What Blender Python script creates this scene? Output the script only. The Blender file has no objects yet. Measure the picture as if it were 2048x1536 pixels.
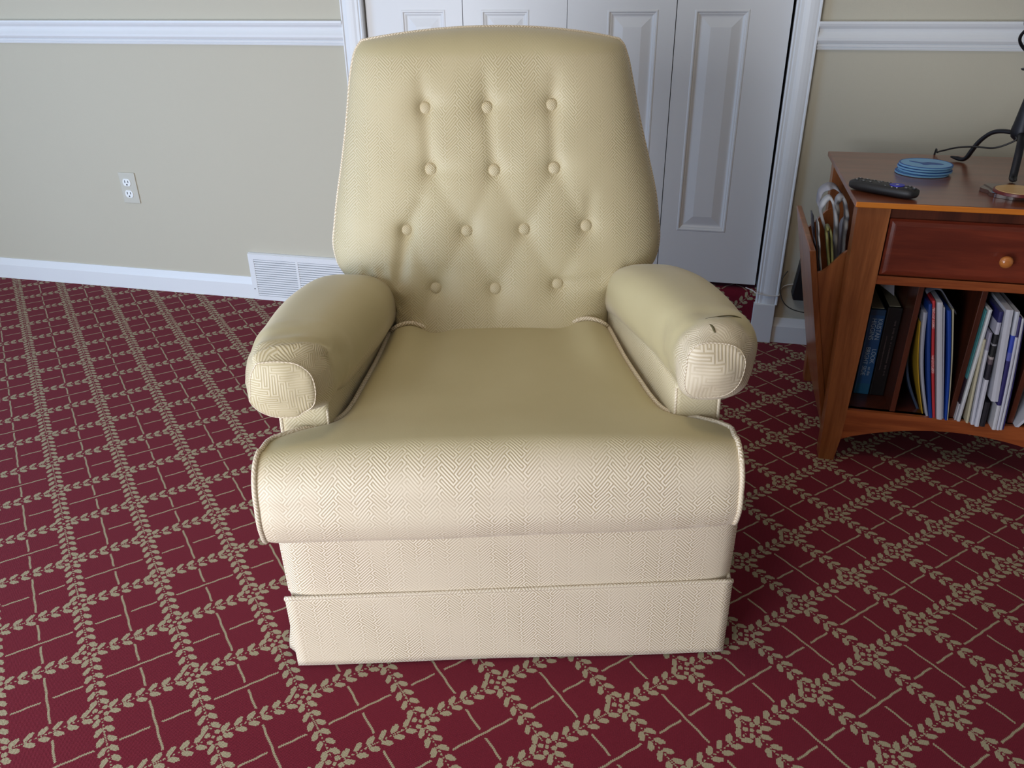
import bpy, bmesh, math, random
from mathutils import Vector, Matrix, noise
random.seed(7)
PI = math.pi
C = bpy.context.scene.collection

# ------------------------------------------------------------------ camera, world, light, exposure
CAMZ = 1.081
cam_d = bpy.data.cameras.new('camera'); cam = bpy.data.objects.new('camera', cam_d); C.objects.link(cam)
cam_d.sensor_width = 36; cam_d.lens = 36*1586.9/2048; cam_d.clip_start = .02
rt = Vector((0.9719, 0.2351, -0.0108)).normalized()
fw = Vector((-0.2134, 0.8621, -0.4598)).normalized()
dn = fw.cross(rt).normalized(); rt = dn.cross(fw).normalized()
cam.matrix_world = Matrix(((rt.x, -dn.x, -fw.x, 0), (rt.y, -dn.y, -fw.y, 0), (rt.z, -dn.z, -fw.z, CAMZ), (0, 0, 0, 1)))
bpy.context.scene.camera = cam
vs = bpy.context.scene.view_settings
vs.view_transform = 'Standard'; vs.look = 'None'; vs.gamma = 1; vs.use_curve_mapping = False
vs.exposure = -0.07
w = bpy.data.worlds.new('world'); bpy.context.scene.world = w; w.use_nodes = True
w.node_tree.nodes['Background'].inputs[0].default_value = (.62, .80, 1.0, 1)
w.node_tree.nodes['Background'].inputs[1].default_value = 1.0

def area(name, loc, target, sx, sy, power, col):
    d = bpy.data.lights.new(name, 'AREA'); d.shape = 'RECTANGLE'; d.size = sx; d.size_y = sy
    d.energy = power; d.color = col
    o = bpy.data.objects.new(name, d); C.objects.link(o); o.location = loc
    o.rotation_euler = (Vector(target)-Vector(loc)).to_track_quat('-Z', 'Y').to_euler()
    return o
# daylight through the glass door behind the camera, and the smaller window beside it
area('window_daylight', (-1.35, -1.12, .40), (-.8, 2.5, .50), 1.7, .7, 66, (.86, .90, 1.0))
area('window_upper_daylight', (-1.55, -1.12, 1.2), (-.6, 2.5, .8), 1.7, .8, 23, (.93, .95, .96))
# the ceiling light of the room
area('ceiling_lamp_light', (-.5, .7, 2.38), (-.5, .7, 0), .35, .35, 6, (1.0, .80, .52))
area('side_window_daylight', (-3.33, .2, 1.0), (-.9, 1.5, .25), 1.25, 1.3, 38, (.30, .58, 1.0))

# ------------------------------------------------------------------ node helper
class NT:
    def __init__(s, name):
        s.m = bpy.data.materials.new(name); s.m.use_nodes = True
        s.t = s.m.node_tree; s.n = s.t.nodes; s.b = s.n['Principled BSDF']
    def put(s, inp, v):
        if isinstance(v, (int, float)): inp.default_value = v
        elif isinstance(v, tuple): inp.default_value = v if len(v) != 3 or len(inp.default_value) == 3 else (*v, 1)
        else: s.t.links.new(v, inp)
    def M(s, op, a, b=None, c=None):
        n = s.n.new('ShaderNodeMath'); n.operation = op
        s.put(n.inputs[0], a)
        if b is not None: s.put(n.inputs[1], b)
        if c is not None: s.put(n.inputs[2], c)
        return n.outputs[0]
    def add(s, a, b): return s.M('ADD', a, b)
    def sub(s, a, b): return s.M('SUBTRACT', a, b)
    def mul(s, a, b): return s.M('MULTIPLY', a, b)
    def div(s, a, b): return s.M('DIVIDE', a, b)
    def lt(s, a, b): return s.M('LESS_THAN', a, b)
    def gt(s, a, b): return s.M('GREATER_THAN', a, b)
    def mx(s, *a):
        r = a[0]
        for x in a[1:]: r = s.M('MAXIMUM', r, x)
        return r
    def mn(s, *a):
        r = a[0]
        for x in a[1:]: r = s.M('MINIMUM', r, x)
        return r
    def ab(s, a): return s.M('ABSOLUTE', a)
    def smooth(s, a, lo, hi, t0=0, t1=1):
        n = s.n.new('ShaderNodeMapRange'); n.interpolation_type = 'SMOOTHSTEP'
        s.put(n.inputs[0], a); s.put(n.inputs[1], lo); s.put(n.inputs[2], hi); s.put(n.inputs[3], t0); s.put(n.inputs[4], t1)
        return n.outputs[0]
    def uv(s):
        u = s.n.new('ShaderNodeUVMap'); u.uv_map = 'UVMap'
        x = s.n.new('ShaderNodeSeparateXYZ'); s.t.links.new(u.outputs[0], x.inputs[0]); return u.outputs[0], x.outputs[0], x.outputs[1]
    def obj(s):
        u = s.n.new('ShaderNodeTexCoord'); x = s.n.new('ShaderNodeSeparateXYZ'); s.t.links.new(u.outputs['Object'], x.inputs[0])
        return u.outputs['Object'], x.outputs[0], x.outputs[1], x.outputs[2]
    def noise(s, vec, scale, detail=2, rough=.5, out=0, dist=0):
        n = s.n.new('ShaderNodeTexNoise'); s.t.links.new(vec, n.inputs['Vector'])
        n.inputs['Scale'].default_value = scale; n.inputs['Detail'].default_value = detail
        n.inputs['Roughness'].default_value = rough; n.inputs['Distortion'].default_value = dist
        return n.outputs[out]
    def mapping(s, vec, sc, rot=(0, 0, 0)):
        n = s.n.new('ShaderNodeMapping'); s.t.links.new(vec, n.inputs[0]); n.inputs['Scale'].default_value = sc
        n.inputs['Rotation'].default_value = rot; return n.outputs[0]
    def mix(s, f, a, b):
        n = s.n.new('ShaderNodeMix'); n.data_type = 'RGBA'
        s.put(n.inputs[0], f); s.put(n.inputs[6], a); s.put(n.inputs[7], b); return n.outputs[2]
    def bump(s, h, strength, dist, nrm=None):
        n = s.n.new('ShaderNodeBump'); s.put(n.inputs['Height'], h); n.inputs['Strength'].default_value = strength
        n.inputs['Distance'].default_value = dist
        if nrm is not None: s.t.links.new(nrm, n.inputs['Normal'])
        return n.outputs[0]
    def set(s, **k):
        for a, v in k.items():
            a = {'color': 'Base Color', 'rough': 'Roughness', 'metal': 'Metallic', 'normal': 'Normal', 'sheen': 'Sheen Weight',
                 'sheen_rough': 'Sheen Roughness', 'sheen_tint': 'Sheen Tint', 'coat': 'Coat Weight', 'coat_rough': 'Coat Roughness',
                 'spec': 'Specular IOR Level', 'aniso': 'Anisotropic', 'alpha': 'Alpha', 'trans': 'Transmission Weight'}[a]
            s.put(s.b.inputs[a], v)
        return s.m

def srgb(r, g, b):
    f = lambda c: (c/255/12.92) if c/255 <= .04045 else ((c/255+.055)/1.055)**2.4
    return (f(r), f(g), f(b), 1)

# ------------------------------------------------------------------ materials
def plain(name, rgb, rough=.6, var=.06, scale=30, **k):
    t = NT(name); o, _, _, _ = t.obj()
    n = t.noise(o, scale, 3)
    a = tuple(min(1, c*(1+var)) for c in rgb[:3])+(1,); b = tuple(c*(1-var) for c in rgb[:3])+(1,)
    return t.set(color=t.mix(n, b, a), rough=rough, **k)

def wall_mat():
    t = NT('wall_paint'); o, _, _, _ = t.obj()
    n = t.noise(o, 1.2, 2); f = t.noise(o, 240, 2)
    return t.set(color=t.mix(n, srgb(187, 181, 163), srgb(193, 187, 169)), rough=.75, normal=t.bump(f, .12, .002))
def white_mat(name='white_trim_paint', c=(226, 228, 230), r=.42):
    t = NT(name); o, _, _, _ = t.obj(); n = t.noise(o, 3, 2); f = t.noise(o, 90, 2)
    c0 = srgb(*c); c1 = srgb(*[x-5 for x in c])
    return t.set(color=t.mix(n, c0, c1), rough=r, normal=t.bump(f, .04, .001))

def carpet_mat():
    t = NT('patterned_red_carpet'); uv, X, Y = t.uv()
    # woven pile: the pattern is drawn loop by loop
    P = .0027
    jn = t.noise(uv, 300, 1)
    Xs = t.mul(t.add(t.M('FLOOR', t.div(X, P)), .5), P)
    Ys = t.mul(t.add(t.M('FLOOR', t.div(Y, P*.9)), .5), P*.9)
    Xs = t.add(t.mul(Xs, .75), t.mul(X, .25)); Ys = t.add(t.mul(Ys, .75), t.mul(Y, .25))
    x = t.sub(Xs, .153); y = t.sub(Ys, 1.147)
    th = math.radians(45.49)
    A = t.div(t.add(t.mul(x, math.cos(th)), t.mul(y, math.sin(th))), .147)
    B = t.div(t.sub(t.mul(x, math.sin(th)), t.mul(y, math.cos(th))), .1505)
    fa = t.sub(A, t.M('FLOOR', A)); fb = t.sub(B, t.M('FLOOR', B))
    wa = t.sub(t.M('FRACT', t.add(A, 100.5)), .5); wb = t.sub(t.M('FRACT', t.add(B, 100.5)), .5)
    def vine(u, wu, v):
        s7 = t.sub(t.M('FRACT', t.add(t.mul(u, 7), 700.5)), .5)
        av = t.ab(v)
        xx = t.div(s7, 7); yy = t.sub(av, .060)
        c, s = math.cos(math.radians(36)), math.sin(math.radians(36))
        xl = t.add(t.mul(xx, c), t.mul(yy, s)); yl = t.sub(t.mul(yy, c), t.mul(xx, s))
        e = t.add(t.M('POWER', t.ab(t.div(xl, .064)), 2.0), t.M('POWER', t.ab(t.div(yl, .034)), 1.9))
        leaf = t.mul(t.lt(e, 1), t.gt(t.ab(wu), .0714))
        dots = t.lt(t.M('FRACT', t.mul(u, 21)), .62)
        stem = t.mul(t.mul(t.lt(av, .0085), dots), t.gt(t.ab(wu), .09))
        return t.mx(leaf, stem)
    vA = vine(A, wa, wb); vB = vine(B, wb, wa)
    pa, pb = t.ab(wa), t.ab(wb)
    def disc(cx, cy, r):
        dx = t.sub(pa, cx); dy = t.sub(pb, cy)
        return t.lt(t.add(t.mul(dx, dx), t.mul(dy, dy)), r*r)
    flower = t.mx(disc(.052, .050, .031), disc(0, 0, .023))
    # hairlines in the squares, solid one way and broken the other, swapping from square to square
    par = t.M('FRACT', t.mul(t.add(t.add(t.M('FLOOR', A), t.M('FLOOR', B)), 200), .5))   # 0 even, .5 odd
    odd = t.gt(par, .25); even = t.sub(1, odd)
    ca, cb = t.ab(t.sub(fa, .5)), t.ab(t.sub(fb, .5))
    lA = t.mul(t.mul(t.lt(cb, .0125), t.lt(ca, .375)), t.mx(odd, t.gt(ca, .06)))
    lB = t.mul(t.mul(t.lt(ca, .0125), t.lt(cb, .375)), t.mx(even, t.gt(cb, .06)))
    m = t.mx(vA, vB, flower, lA, lB)
    fine = t.noise(uv, 420, 2, .7); big = t.noise(uv, 2.2, 3, .6)
    red = t.mix(fine, srgb(92, 20, 34), srgb(130, 36, 54)); red = t.mix(t.mul(big, .25), red, srgb(112, 20, 34))
    bei = t.mix(fine, srgb(138, 126, 98), srgb(184, 174, 144))
    # pile loops
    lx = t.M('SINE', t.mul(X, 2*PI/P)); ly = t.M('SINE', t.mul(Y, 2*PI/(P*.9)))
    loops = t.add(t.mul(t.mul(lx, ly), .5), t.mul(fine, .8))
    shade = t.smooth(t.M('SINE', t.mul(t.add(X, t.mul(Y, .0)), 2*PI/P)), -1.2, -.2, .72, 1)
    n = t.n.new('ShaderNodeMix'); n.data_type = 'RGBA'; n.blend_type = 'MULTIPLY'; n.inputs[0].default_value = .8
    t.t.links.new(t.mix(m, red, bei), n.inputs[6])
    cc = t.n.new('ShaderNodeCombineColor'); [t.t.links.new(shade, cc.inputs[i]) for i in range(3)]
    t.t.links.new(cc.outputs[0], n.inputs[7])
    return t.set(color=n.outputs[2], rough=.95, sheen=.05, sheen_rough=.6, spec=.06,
                 normal=t.bump(t.add(t.mul(loops, .5), t.mul(m, .5)), .45, .0022))

def fabric_mat(name='fretwork_brocade', W=.0118, amp=1.0):
    t = NT(name); uv, U, V = t.uv(); r = 1/math.sqrt(2)/W
    wob = t.n.new('ShaderNodeTexNoise'); t.t.links.new(uv, wob.inputs['Vector']); wob.inputs['Scale'].default_value = 22
    sp = t.n.new('ShaderNodeSeparateXYZ'); t.t.links.new(wob.outputs[1], sp.inputs[0])
    U2 = t.add(U, t.mul(t.sub(sp.outputs[0], .5), .0045)); V2 = t.add(V, t.mul(t.sub(sp.outputs[1], .5), .0045))
    x = t.add(t.mul(t.add(U2, V2), r), 400); y = t.add(t.mul(t.sub(V2, U2), r), 400)
    N = 3
    fx, fy = t.M('FLOOR', x), t.M('FLOOR', y); qx, qy = t.M('FRACT', x), t.M('FRACT', y)
    k = t.mul(t.M('FRACT', t.div(t.add(t.sub(fx, fy), 600), 2*N)), 2*N)
    k = t.M('ROUND', k)
    hor = t.lt(k, N-.5)
    ph = t.add(k, qx); pv = t.add(t.sub(2*N-1, k), qy)
    pos = t.add(t.mul(hor, ph), t.mul(t.sub(1, hor), pv))
    acr = t.add(t.mul(hor, qy), t.mul(t.sub(1, hor), qx))
    d = t.mn(acr, t.sub(1, acr), pos, t.sub(N, pos))
    rid = t.M('COSINE', t.mul(d, 2*PI*2.95))          # -> grooves between raised cords
    cord = t.smooth(t.mul(rid, -1), -.9, .6)
    fine = t.noise(t.mapping(uv, (1, .18, 1)), 900, 2); cloud = t.noise(uv, 6, 3, .6); cl2 = t.noise(uv, 3, 2)
    lo = t.mix(cloud, srgb(164, 144, 106), srgb(174, 154, 124)); hi = t.mix(cl2, srgb(242, 232, 210), srgb(246, 232, 216))
    con = t.smooth(t.noise(uv, 8, 2), .34, .62, .22, .80)
    at = t.n.new('ShaderNodeAttribute'); at.attribute_name = 'wear_shade'
    con = t.mul(t.mul(con, amp), t.smooth(at.outputs['Fac'], .60, .92, 1, .04))
    base = t.mix(.55, lo, hi)
    col = t.mix(con, base, t.mix(cord, lo, hi))
    col = t.mix(t.mul(fine, .18), col, srgb(190, 176, 138))
    col = t.mix(t.mul(at.outputs['Fac'], .9), col, t.mix(cloud, srgb(170, 158, 112), srgb(184, 173, 130)))  # olive darkening: worn fabric together with shade put into the colour
    return t.set(color=col, rough=.50, sheen=.30, sheen_rough=.35, sheen_tint=(1, .9, .82, 1), spec=.38,
                 normal=t.bump(t.add(t.mul(t.mul(cord, con), 1), t.mul(fine, .12)), .5, .0012))

def wood_mat(name, dark, light, axis=0, rough=.32, coat=.35):
    t = NT(name); o, _, _, _ = t.obj()
    sc = [(2.2, 26, 26), (26, 2.2, 26), (26, 26, 2.2)][axis]
    g = t.noise(t.mapping(o, sc), 1.0, 5, .62, dist=.6); g2 = t.noise(t.mapping(o, tuple(q*7 for q in sc)), 1.0, 2, .6)
    f = t.smooth(t.add(t.mul(g, .8), t.mul(g2, .2)), .32, .68)
    return t.set(color=t.mix(f, dark, light), rough=rough, coat=coat, coat_rough=.18, normal=t.bump(g2, .06, .0006))

def page_mat(name, rgb, edge=(205, 208, 214)):
    """coloured cover with thin page lines"""
    t = NT(name); o, x, y, z = t.obj()
    n = t.noise(t.mapping(o, (300, 4, 4)), 1, 2)
    return t.set(color=t.mix(t.mul(n, .25), srgb(*rgb), srgb(*[c*.8 for c in rgb])), rough=.42, spec=.4)

def banded(name, bands, rough=.42):
    """bands along z (object space): list of (z_from, rgb), ascending"""
    t = NT(name); o, x, y, z = t.obj()
    n = t.noise(o, 60, 2)
    col = srgb(*bands[0][1])
    for zf, rgb in bands[1:]:
        col = t.mix(t.gt(t.add(z, t.mul(t.sub(n, .5), .002)), zf), col, srgb(*rgb))
    return t.set(color=col, rough=rough)

WALL = wall_mat(); WHITE = white_mat(); DOORW = white_mat('white_door_paint', (222, 222, 222), .45)
CARPET = carpet_mat(); FAB = fabric_mat(); FABW = fabric_mat('worn_fretwork_brocade', .0098, .12)
FABBIG = fabric_mat('large_fretwork_brocade', .0165, .75)
WOOD = wood_mat('cherry_wood_vertical', srgb(128, 72, 38), srgb(170, 104, 60), 2)
WOODX = wood_mat('cherry_wood_lengthwise', srgb(124, 58, 28), srgb(164, 88, 46), 0)
WOODD = wood_mat('red_brown_drawer_wood', srgb(92, 34, 22), srgb(128, 54, 34), 0)
WOODTOP = wood_mat('table_top_wood', srgb(104, 52, 30), srgb(136, 74, 46), 0, .28, .5)
WOODEDGE = wood_mat('lit_edge_wood', srgb(190, 104, 30), srgb(214, 130, 46), 0, .35)  # front edge coloured bright orange to paint in light from the window
WOODIN = wood_mat('shaded_cherry_wood', srgb(62, 28, 18), srgb(92, 44, 28), 2)  # darker copy of the cherry, with the table's inner shade in its colour
KNOBM = wood_mat('knob_wood', srgb(170, 96, 40), srgb(200, 126, 62), 0, .25, .6)
BLACK = plain('matt_black_plastic', srgb(26, 26, 29), .5)
BLACKG = plain('dark_slot', srgb(14, 14, 16), .8)
IRON = plain('wrought_iron', srgb(34, 35, 42), .45, .3, 60, metal=.5)
CEIL = plain('ceiling_paint', srgb(206, 202, 194), .9)
DARKIN = plain('closet_dark', srgb(60, 56, 52), .9)
IVORY = plain('outlet_plate', srgb(196, 193, 180), .4, .02)
OUTW = plain('outlet_white', srgb(236, 238, 236), .35, .02)

# ------------------------------------------------------------------ mesh helpers
def obj(name, bm, mat, parent=None, smooth=False, normals=True):
    if normals: bmesh.ops.recalc_face_normals(bm, faces=bm.faces)
    me = bpy.data.meshes.new(name); bm.to_mesh(me); bm.free()
    for m in (mat if isinstance(mat, (list, tuple)) else [mat]): me.materials.append(m)
    if smooth:
        for p in me.polygons: p.use_smooth = True
    o = bpy.data.objects.new(name, me); C.objects.link(o)
    if parent is not None: o.parent = parent
    return o
def thing(name, label, cat, loc=(0, 0, 0), rz=0, group=None):
    o = bpy.data.objects.new(name, None); C.objects.link(o); o.location = loc; o.rotation_euler = (0, 0, rz)
    o.empty_display_size = .05
    o['label'] = label; o['category'] = cat
    if group: o['group'] = group
    return o
def tag(o, label, cat, group=None):
    o['label'] = label; o['category'] = cat
    if group: o['group'] = group
    return o
def struct(o): o['kind'] = 'structure'; return o
def bx(bm, x0, x1, y0, y1, z0, z1, bev=0, mi=0):
    vs_ = [bm.verts.new((x, y, z)) for x in (x0, x1) for y in (y0, y1) for z in (z0, z1)]
    fs = [bm.faces.new([vs_[i] for i in q]) for q in ((0, 1, 3, 2), (4, 6, 7, 5), (0, 4, 5, 1), (2, 3, 7, 6), (0, 2, 6, 4), (1, 5, 7, 3))]
    for f in fs: f.material_index = mi
    if bev:
        es = list({e for f in fs for e in f.edges})
        bmesh.ops.bevel(bm, geom=es, offset=bev, segments=2, profile=.5, affect='EDGES')
    return fs
def boxobj(name, dims, mat, parent=None, bev=.001):
    bm = bmesh.new(); bx(bm, *dims, bev=bev); return obj(name, bm, mat, parent)
def prism(bm, pts, a0, a1, axis='x', mi=0):
    """extrude a closed 2D polygon; axis x: pts=(y,z); y: pts=(x,z); z: pts=(x,y)"""
    f = {'x': lambda p, a: (a, p[0], p[1]), 'y': lambda p, a: (p[0], a, p[1]), 'z': lambda p, a: (p[0], p[1], a)}[axis]
    r0 = [bm.verts.new(f(p, a0)) for p in pts]; r1 = [bm.verts.new(f(p, a1)) for p in pts]; n = len(pts)
    fs = [bm.faces.new((r0[i], r0[(i+1) % n], r1[(i+1) % n], r1[i])) for i in range(n)]
    fs += [bm.faces.new(r0), bm.faces.new(r1[::-1])]
    for q in fs: q.material_index = mi
    return fs
def tube(bm, pts, r, seg=8, closed=False, flat=1.0, up=None):
    pts = [Vector(p) for p in pts]; n = len(pts); rings = []
    prev = None
    for i, p in enumerate(pts):
        if closed: t_ = (pts[(i+1) % n]-pts[i-1])
        else: t_ = pts[min(i+1, n-1)]-pts[max(i-1, 0)]
        t_.normalize()
        u = Vector(up) if up else (prev if prev else (Vector((0, 0, 1)) if abs(t_.z) < .9 else Vector((1, 0, 0))))
        a = (u-t_*u.dot(t_)).normalized(); b = t_.cross(a); prev = a
        rr = r[i] if isinstance(r, (list, tuple)) else r
        rings.append([bm.verts.new(p+(a*math.cos(2*PI*k/seg)*flat+b*math.sin(2*PI*k/seg))*rr) for k in range(seg)])
    for i in range(n if closed else n-1):
        A_, B_ = rings[i], rings[(i+1) % n]
        for k in range(seg): bm.faces.new((A_[k], A_[(k+1) % seg], B_[(k+1) % seg], B_[k]))
    if not closed: bm.faces.new(rings[0][::-1]); bm.faces.new(rings[-1])
def lathe(bm, prof, seg=32, c=(0, 0, 0)):
    rings = []
    for r, z in prof:
        rings.append([bm.verts.new((c[0]+r*math.cos(2*PI*k/seg), c[1]+r*math.sin(2*PI*k/seg), c[2]+z)) for k in range(seg)])
    for i in range(len(rings)-1):
        for k in range(seg): bm.faces.new((rings[i][k], rings[i][(k+1) % seg], rings[i+1][(k+1) % seg], rings[i+1][k]))
    bm.faces.new(rings[0][::-1]); bm.faces.new(rings[-1])
def catmull(pts, n=8, closed=False):
    P = [Vector(p) for p in pts]; out = []; m = len(P)
    for i in range(m if closed else m-1):
        g = (lambda j: P[j % m]) if closed else (lambda j: P[max(0, min(m-1, j))])
        a, b, c, d = g(i-1), g(i), g(i+1), g(i+2)
        for k in range(n):
            t_ = k/n
            out.append(.5*((2*b)+(c-a)*t_+(2*a-5*b+4*c-d)*t_*t_+(3*b-a-3*c+d)*t_**3))
    if not closed: out.append(P[-1])
    return out
def interp(tab, x):
    """smooth (monotone-ish) interpolation of rows (x, a, b, ...)"""
    if x <= tab[0][0]: return tab[0][1:]
    if x >= tab[-1][0]: return tab[-1][1:]
    for i in range(len(tab)-1):
        if tab[i][0] <= x <= tab[i+1][0]:
            x0, x1 = tab[i][0], tab[i+1][0]; t_ = (x-x0)/(x1-x0)
            p0 = tab[max(i-1, 0)]; p3 = tab[min(i+2, len(tab)-1)]; p1, p2 = tab[i], tab[i+1]; out = []
            for c in range(1, len(p1)):
                m1 = (p2[c]-p0[c])/(p2[0]-p0[0]) if p2[0] != p0[0] else 0
                m2 = (p3[c]-p1[c])/(p3[0]-p1[0]) if p3[0] != p1[0] else 0
                h = x1-x0; t2, t3 = t_*t_, t_**3
                out.append((2*t3-3*t2+1)*p1[c]+(t3-2*t2+t_)*h*m1+(-2*t3+3*t2)*p2[c]+(t3-t2)*h*m2)
            return out
def sst(a, b, x):
    t_ = max(0, min(1, (x-a)/(b-a))); return t_*t_*(3-2*t_)
def uvbox(o, s=1):
    me = o.data; l = me.uv_layers.new(name='UVMap') if 'UVMap' not in me.uv_layers else me.uv_layers['UVMap']
    for p in me.polygons:
        n = p.normal; a = max(range(3), key=lambda i: abs(n[i]))
        for li in p.loop_indices:
            v = me.vertices[me.loops[li].vertex_index].co
            l.data[li].uv = ((v.y, v.z), (v.x, v.z), (v.x, v.y))[a]
    return o
def gridmesh(name, nu, nv, fn, mat, parent, closed_u=False, cap0=False, cap1=False, smooth=True, flip=False):
    """fn(i,j)->(co, uv)"""
    bm = bmesh.new(); L = bm.loops.layers.uv.new('UVMap')
    V = []; UV = []
    for i in range(nu):
        r = []; q = []
        for j in range(nv):
            co, uv = fn(i, j); r.append(bm.verts.new(co)); q.append(uv)
        V.append(r); UV.append(q)
    for i in range(nu if closed_u else nu-1):
        for j in range(nv-1):
            i2 = (i+1) % nu
            f = bm.faces.new((V[i][j], V[i2][j], V[i2][j+1], V[i][j+1]))
            for lp, (a, b) in zip(f.loops, ((i, j), (i2, j), (i2, j+1), (i, j+1))): lp[L].uv = UV[a][b]
    for cap, j in ((cap0, 0), (cap1, nv-1)):
        if cap:
            f = bm.faces.new([V[i][j] for i in range(nu)])
            for lp, i in zip(f.loops, range(nu)): co = V[i][j].co; lp[L].uv = (co.x, co.z)
    return obj(name, bm, mat, parent, smooth)

def wear_shade(o, fn):  # per-vertex amount of fabric wear and painted shade
    at = o.data.attributes.new('wear_shade', 'FLOAT', 'POINT')
    for v in o.data.vertices: at.data[v.index].value = fn(v.co)
    return o
# ------------------------------------------------------------------ the room
YW = 2.513          # wall plane
XL, XR, YB, ZC = -3.4, 2.2, -1.16, 2.45
def quad_uv(name, verts, faces, uvs, mat):
    me = bpy.data.meshes.new(name); me.from_pydata(verts, [], faces); me.materials.append(mat)
    l = me.uv_layers.new(name='UVMap')
    for p in me.polygons:
        for li in p.loop_indices: l.data[li].uv = uvs[me.loops[li].vertex_index]
    o = bpy.data.objects.new(name, me); C.objects.link(o); return o
floor = struct(quad_uv('floor', [(XL, YB, 0), (XR, YB, 0), (XR, 3.2, 0), (XL, 3.2, 0)], [(0, 1, 2, 3)], [(XL, YB), (XR, YB), (XR, 3.2), (XL, 3.2)], CARPET))
# raised carpeted closet floor with a rounded nose
pr = [(2.522, 0)]+[(2.522, z) for z in (.05, .10, .135)]+[(2.522+.03*(1-math.cos(a)), .135+.03*math.sin(a)) for a in [PI/2*k/6 for k in range(1, 7)]]+[(3.2, .165)]
vsx, fcs, uvl, acc = [], [], [], 0
for i, (y, z) in enumerate(pr):
    if i: acc += math.hypot(y-pr[i-1][0], z-pr[i-1][1])
    for x in (-1.13, .24): vsx.append((x, y, z)); uvl.append((x, 2.522+acc))
for i in range(len(pr)-1): fcs.append((2*i, 2*i+1, 2*i+3, 2*i+2))
st = struct(quad_uv('floor_closet', vsx, fcs, uvl, CARPET))
for p in st.data.polygons: p.use_smooth = True

struct(boxobj('ceiling', (XL, XR, YB, 3.2, ZC, ZC+.05), CEIL, bev=0))
bm = bmesh.new()
bx(bm, XL, -1.10, YW, YW+.11, 0, ZC); bx(bm, .215, XR, YW, YW+.11, 0, ZC); bx(bm, -1.10, .215, YW, YW+.11, 2.06, ZC)
struct(obj('wall_back', bm, WALL))
bm = bmesh.new()      # closet inside, dark
bx(bm, -1.2, -1.16, YW+.11, 3.15, 0, ZC); bx(bm, .28, .32, YW+.11, 3.15, 0, ZC); bx(bm, -1.2, .32, 3.15, 3.19, 0, ZC)
struct(obj('wall_closet', bm, DARKIN))
# left wall with a window opening
bm = bmesh.new()
bx(bm, XL-.1, XL, -.5, YW+.11, 0, ZC) if False else None
bx(bm, XL-.1, XL, YB, -.5, 0, ZC); bx(bm, XL-.1, XL, .9, YW+.11, 0, ZC); bx(bm, XL-.1, XL, -.5, .9, 0, .3); bx(bm, XL-.1, XL, -.5, .9, 1.7, ZC)
struct(obj('wall_left', bm, WALL))
struct(boxobj('wall_right', (XR, XR+.1, YB, YW+.11, 0, ZC), WALL, bev=0))
bm = bmesh.new()      # wall behind the camera with the wide glazed opening
bx(bm, XL, -2.5, YB-.1, YB, 0, ZC); bx(bm, -.6, XR, YB-.1, YB, 0, ZC); bx(bm, -2.5, -.6, YB-.1, YB, 1.7, ZC)
struct(obj('wall_front', bm, WALL))
def window_frame(name, x0, x1, y0, y1, z0, z1, ax):
    bm = bmesh.new(); t_ = .05
    if ax == 'x':
        bx(bm, x0, x1, y0, y1, z0, z0+t_); bx(bm, x0, x1, y0, y1, z1-t_, z1); bx(bm, x0, x0+t_, y0, y1, z0, z1); bx(bm, x1-t_, x1, y0, y1, z0, z1)
        xm = (x0+x1)/2; bx(bm, xm-.03, xm+.03, y0, y1, z0, z1)
    else:
        bx(bm, x0, x1, y0, y1, z0, z0+t_); bx(bm, x0, x1, y0, y1, z1-t_, z1); bx(bm, x0, x1, y0, y0+t_, z0, z1); bx(bm, x0, x1, y1-t_, y1, z0, z1)
        zm = (z0+z1)/2; bx(bm, x0, x1, y0, y1, zm-.02, zm+.02)
    return struct(obj(name, bm, WHITE))
window_frame('window_1', -2.5, -.6, YB-.08, YB-.02, 0, 1.7, 'x')
window_frame('window_2', XL-.08, XL-.02, -.5, .9, .3, 1.7, 'y')

# mouldings
def profile_x(name, prof, x0, x1, mat=WHITE):
    bm = bmesh.new(); prism(bm, prof, x0, x1, 'x'); return struct(obj(name, bm, mat))
BB = [(YW+.001, 0), (YW-.013, 0), (YW-.013, .056), (YW-.012, .058), (YW-.009, .066), (YW-.006, .076), (YW-.004, .083), (YW+.001, .083)]
profile_x('baseboard_left', BB, XL, -1.614); profile_x('baseboard_right', BB, .250, XR)
z0 = .884
RAIL = [(YW+.001, z0), (YW-.008, z0), (YW-.010, z0+.004), (YW-.0075, z0+.0065), (YW-.011, z0+.008), (YW-.012, z0+.013), (YW-.009, z0+.0155),
        (YW-.013, z0+.017), (YW-.018, z0+.024), (YW-.019, z0+.031), (YW-.014, z0+.039), (YW-.010, z0+.046), (YW-.012, z0+.053), (YW-.020, z0+.060),
        (YW-.023, z0+.066), (YW-.023, z0+.072), (YW+.001, z0+.073)]
profile_x('trim_1', RAIL, XL, -1.147); profile_x('trim_2', RAIL, .256, XR)
def casing(name, x_in, x_out, plinth=True):
    s = 1 if x_out > x_in else -1; wd = abs(x_out-x_in)
    P = [(0, .001), (0, -.008), (.004, -.011), (.009, -.010), (.012, -.0125), (.020, -.013), (.027, -.0155), (.036, -.0175), (.046, -.018), (.055, -.0175),
         (.060, -.016), (.0625, -.0195), (.066, -.0195), (wd, -.017), (wd, .001)]
    bm = bmesh.new(); pts = [(x_in+s*a, YW+b) for a, b in P]
    prism(bm, pts, .131 if plinth else 0, 2.06, 'z')
    if plinth:
        bx(bm, min(x_in-s*.004, x_out-s*.004), max(x_in-s*.004, x_out-s*.004), YW-.022, YW+.001, 0, .131, .0015)
    o = struct(obj(name, bm, WHITE))
    return o
casing('trim_3', -1.081, -1.147); casing('trim_4', .190, .256)
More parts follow.
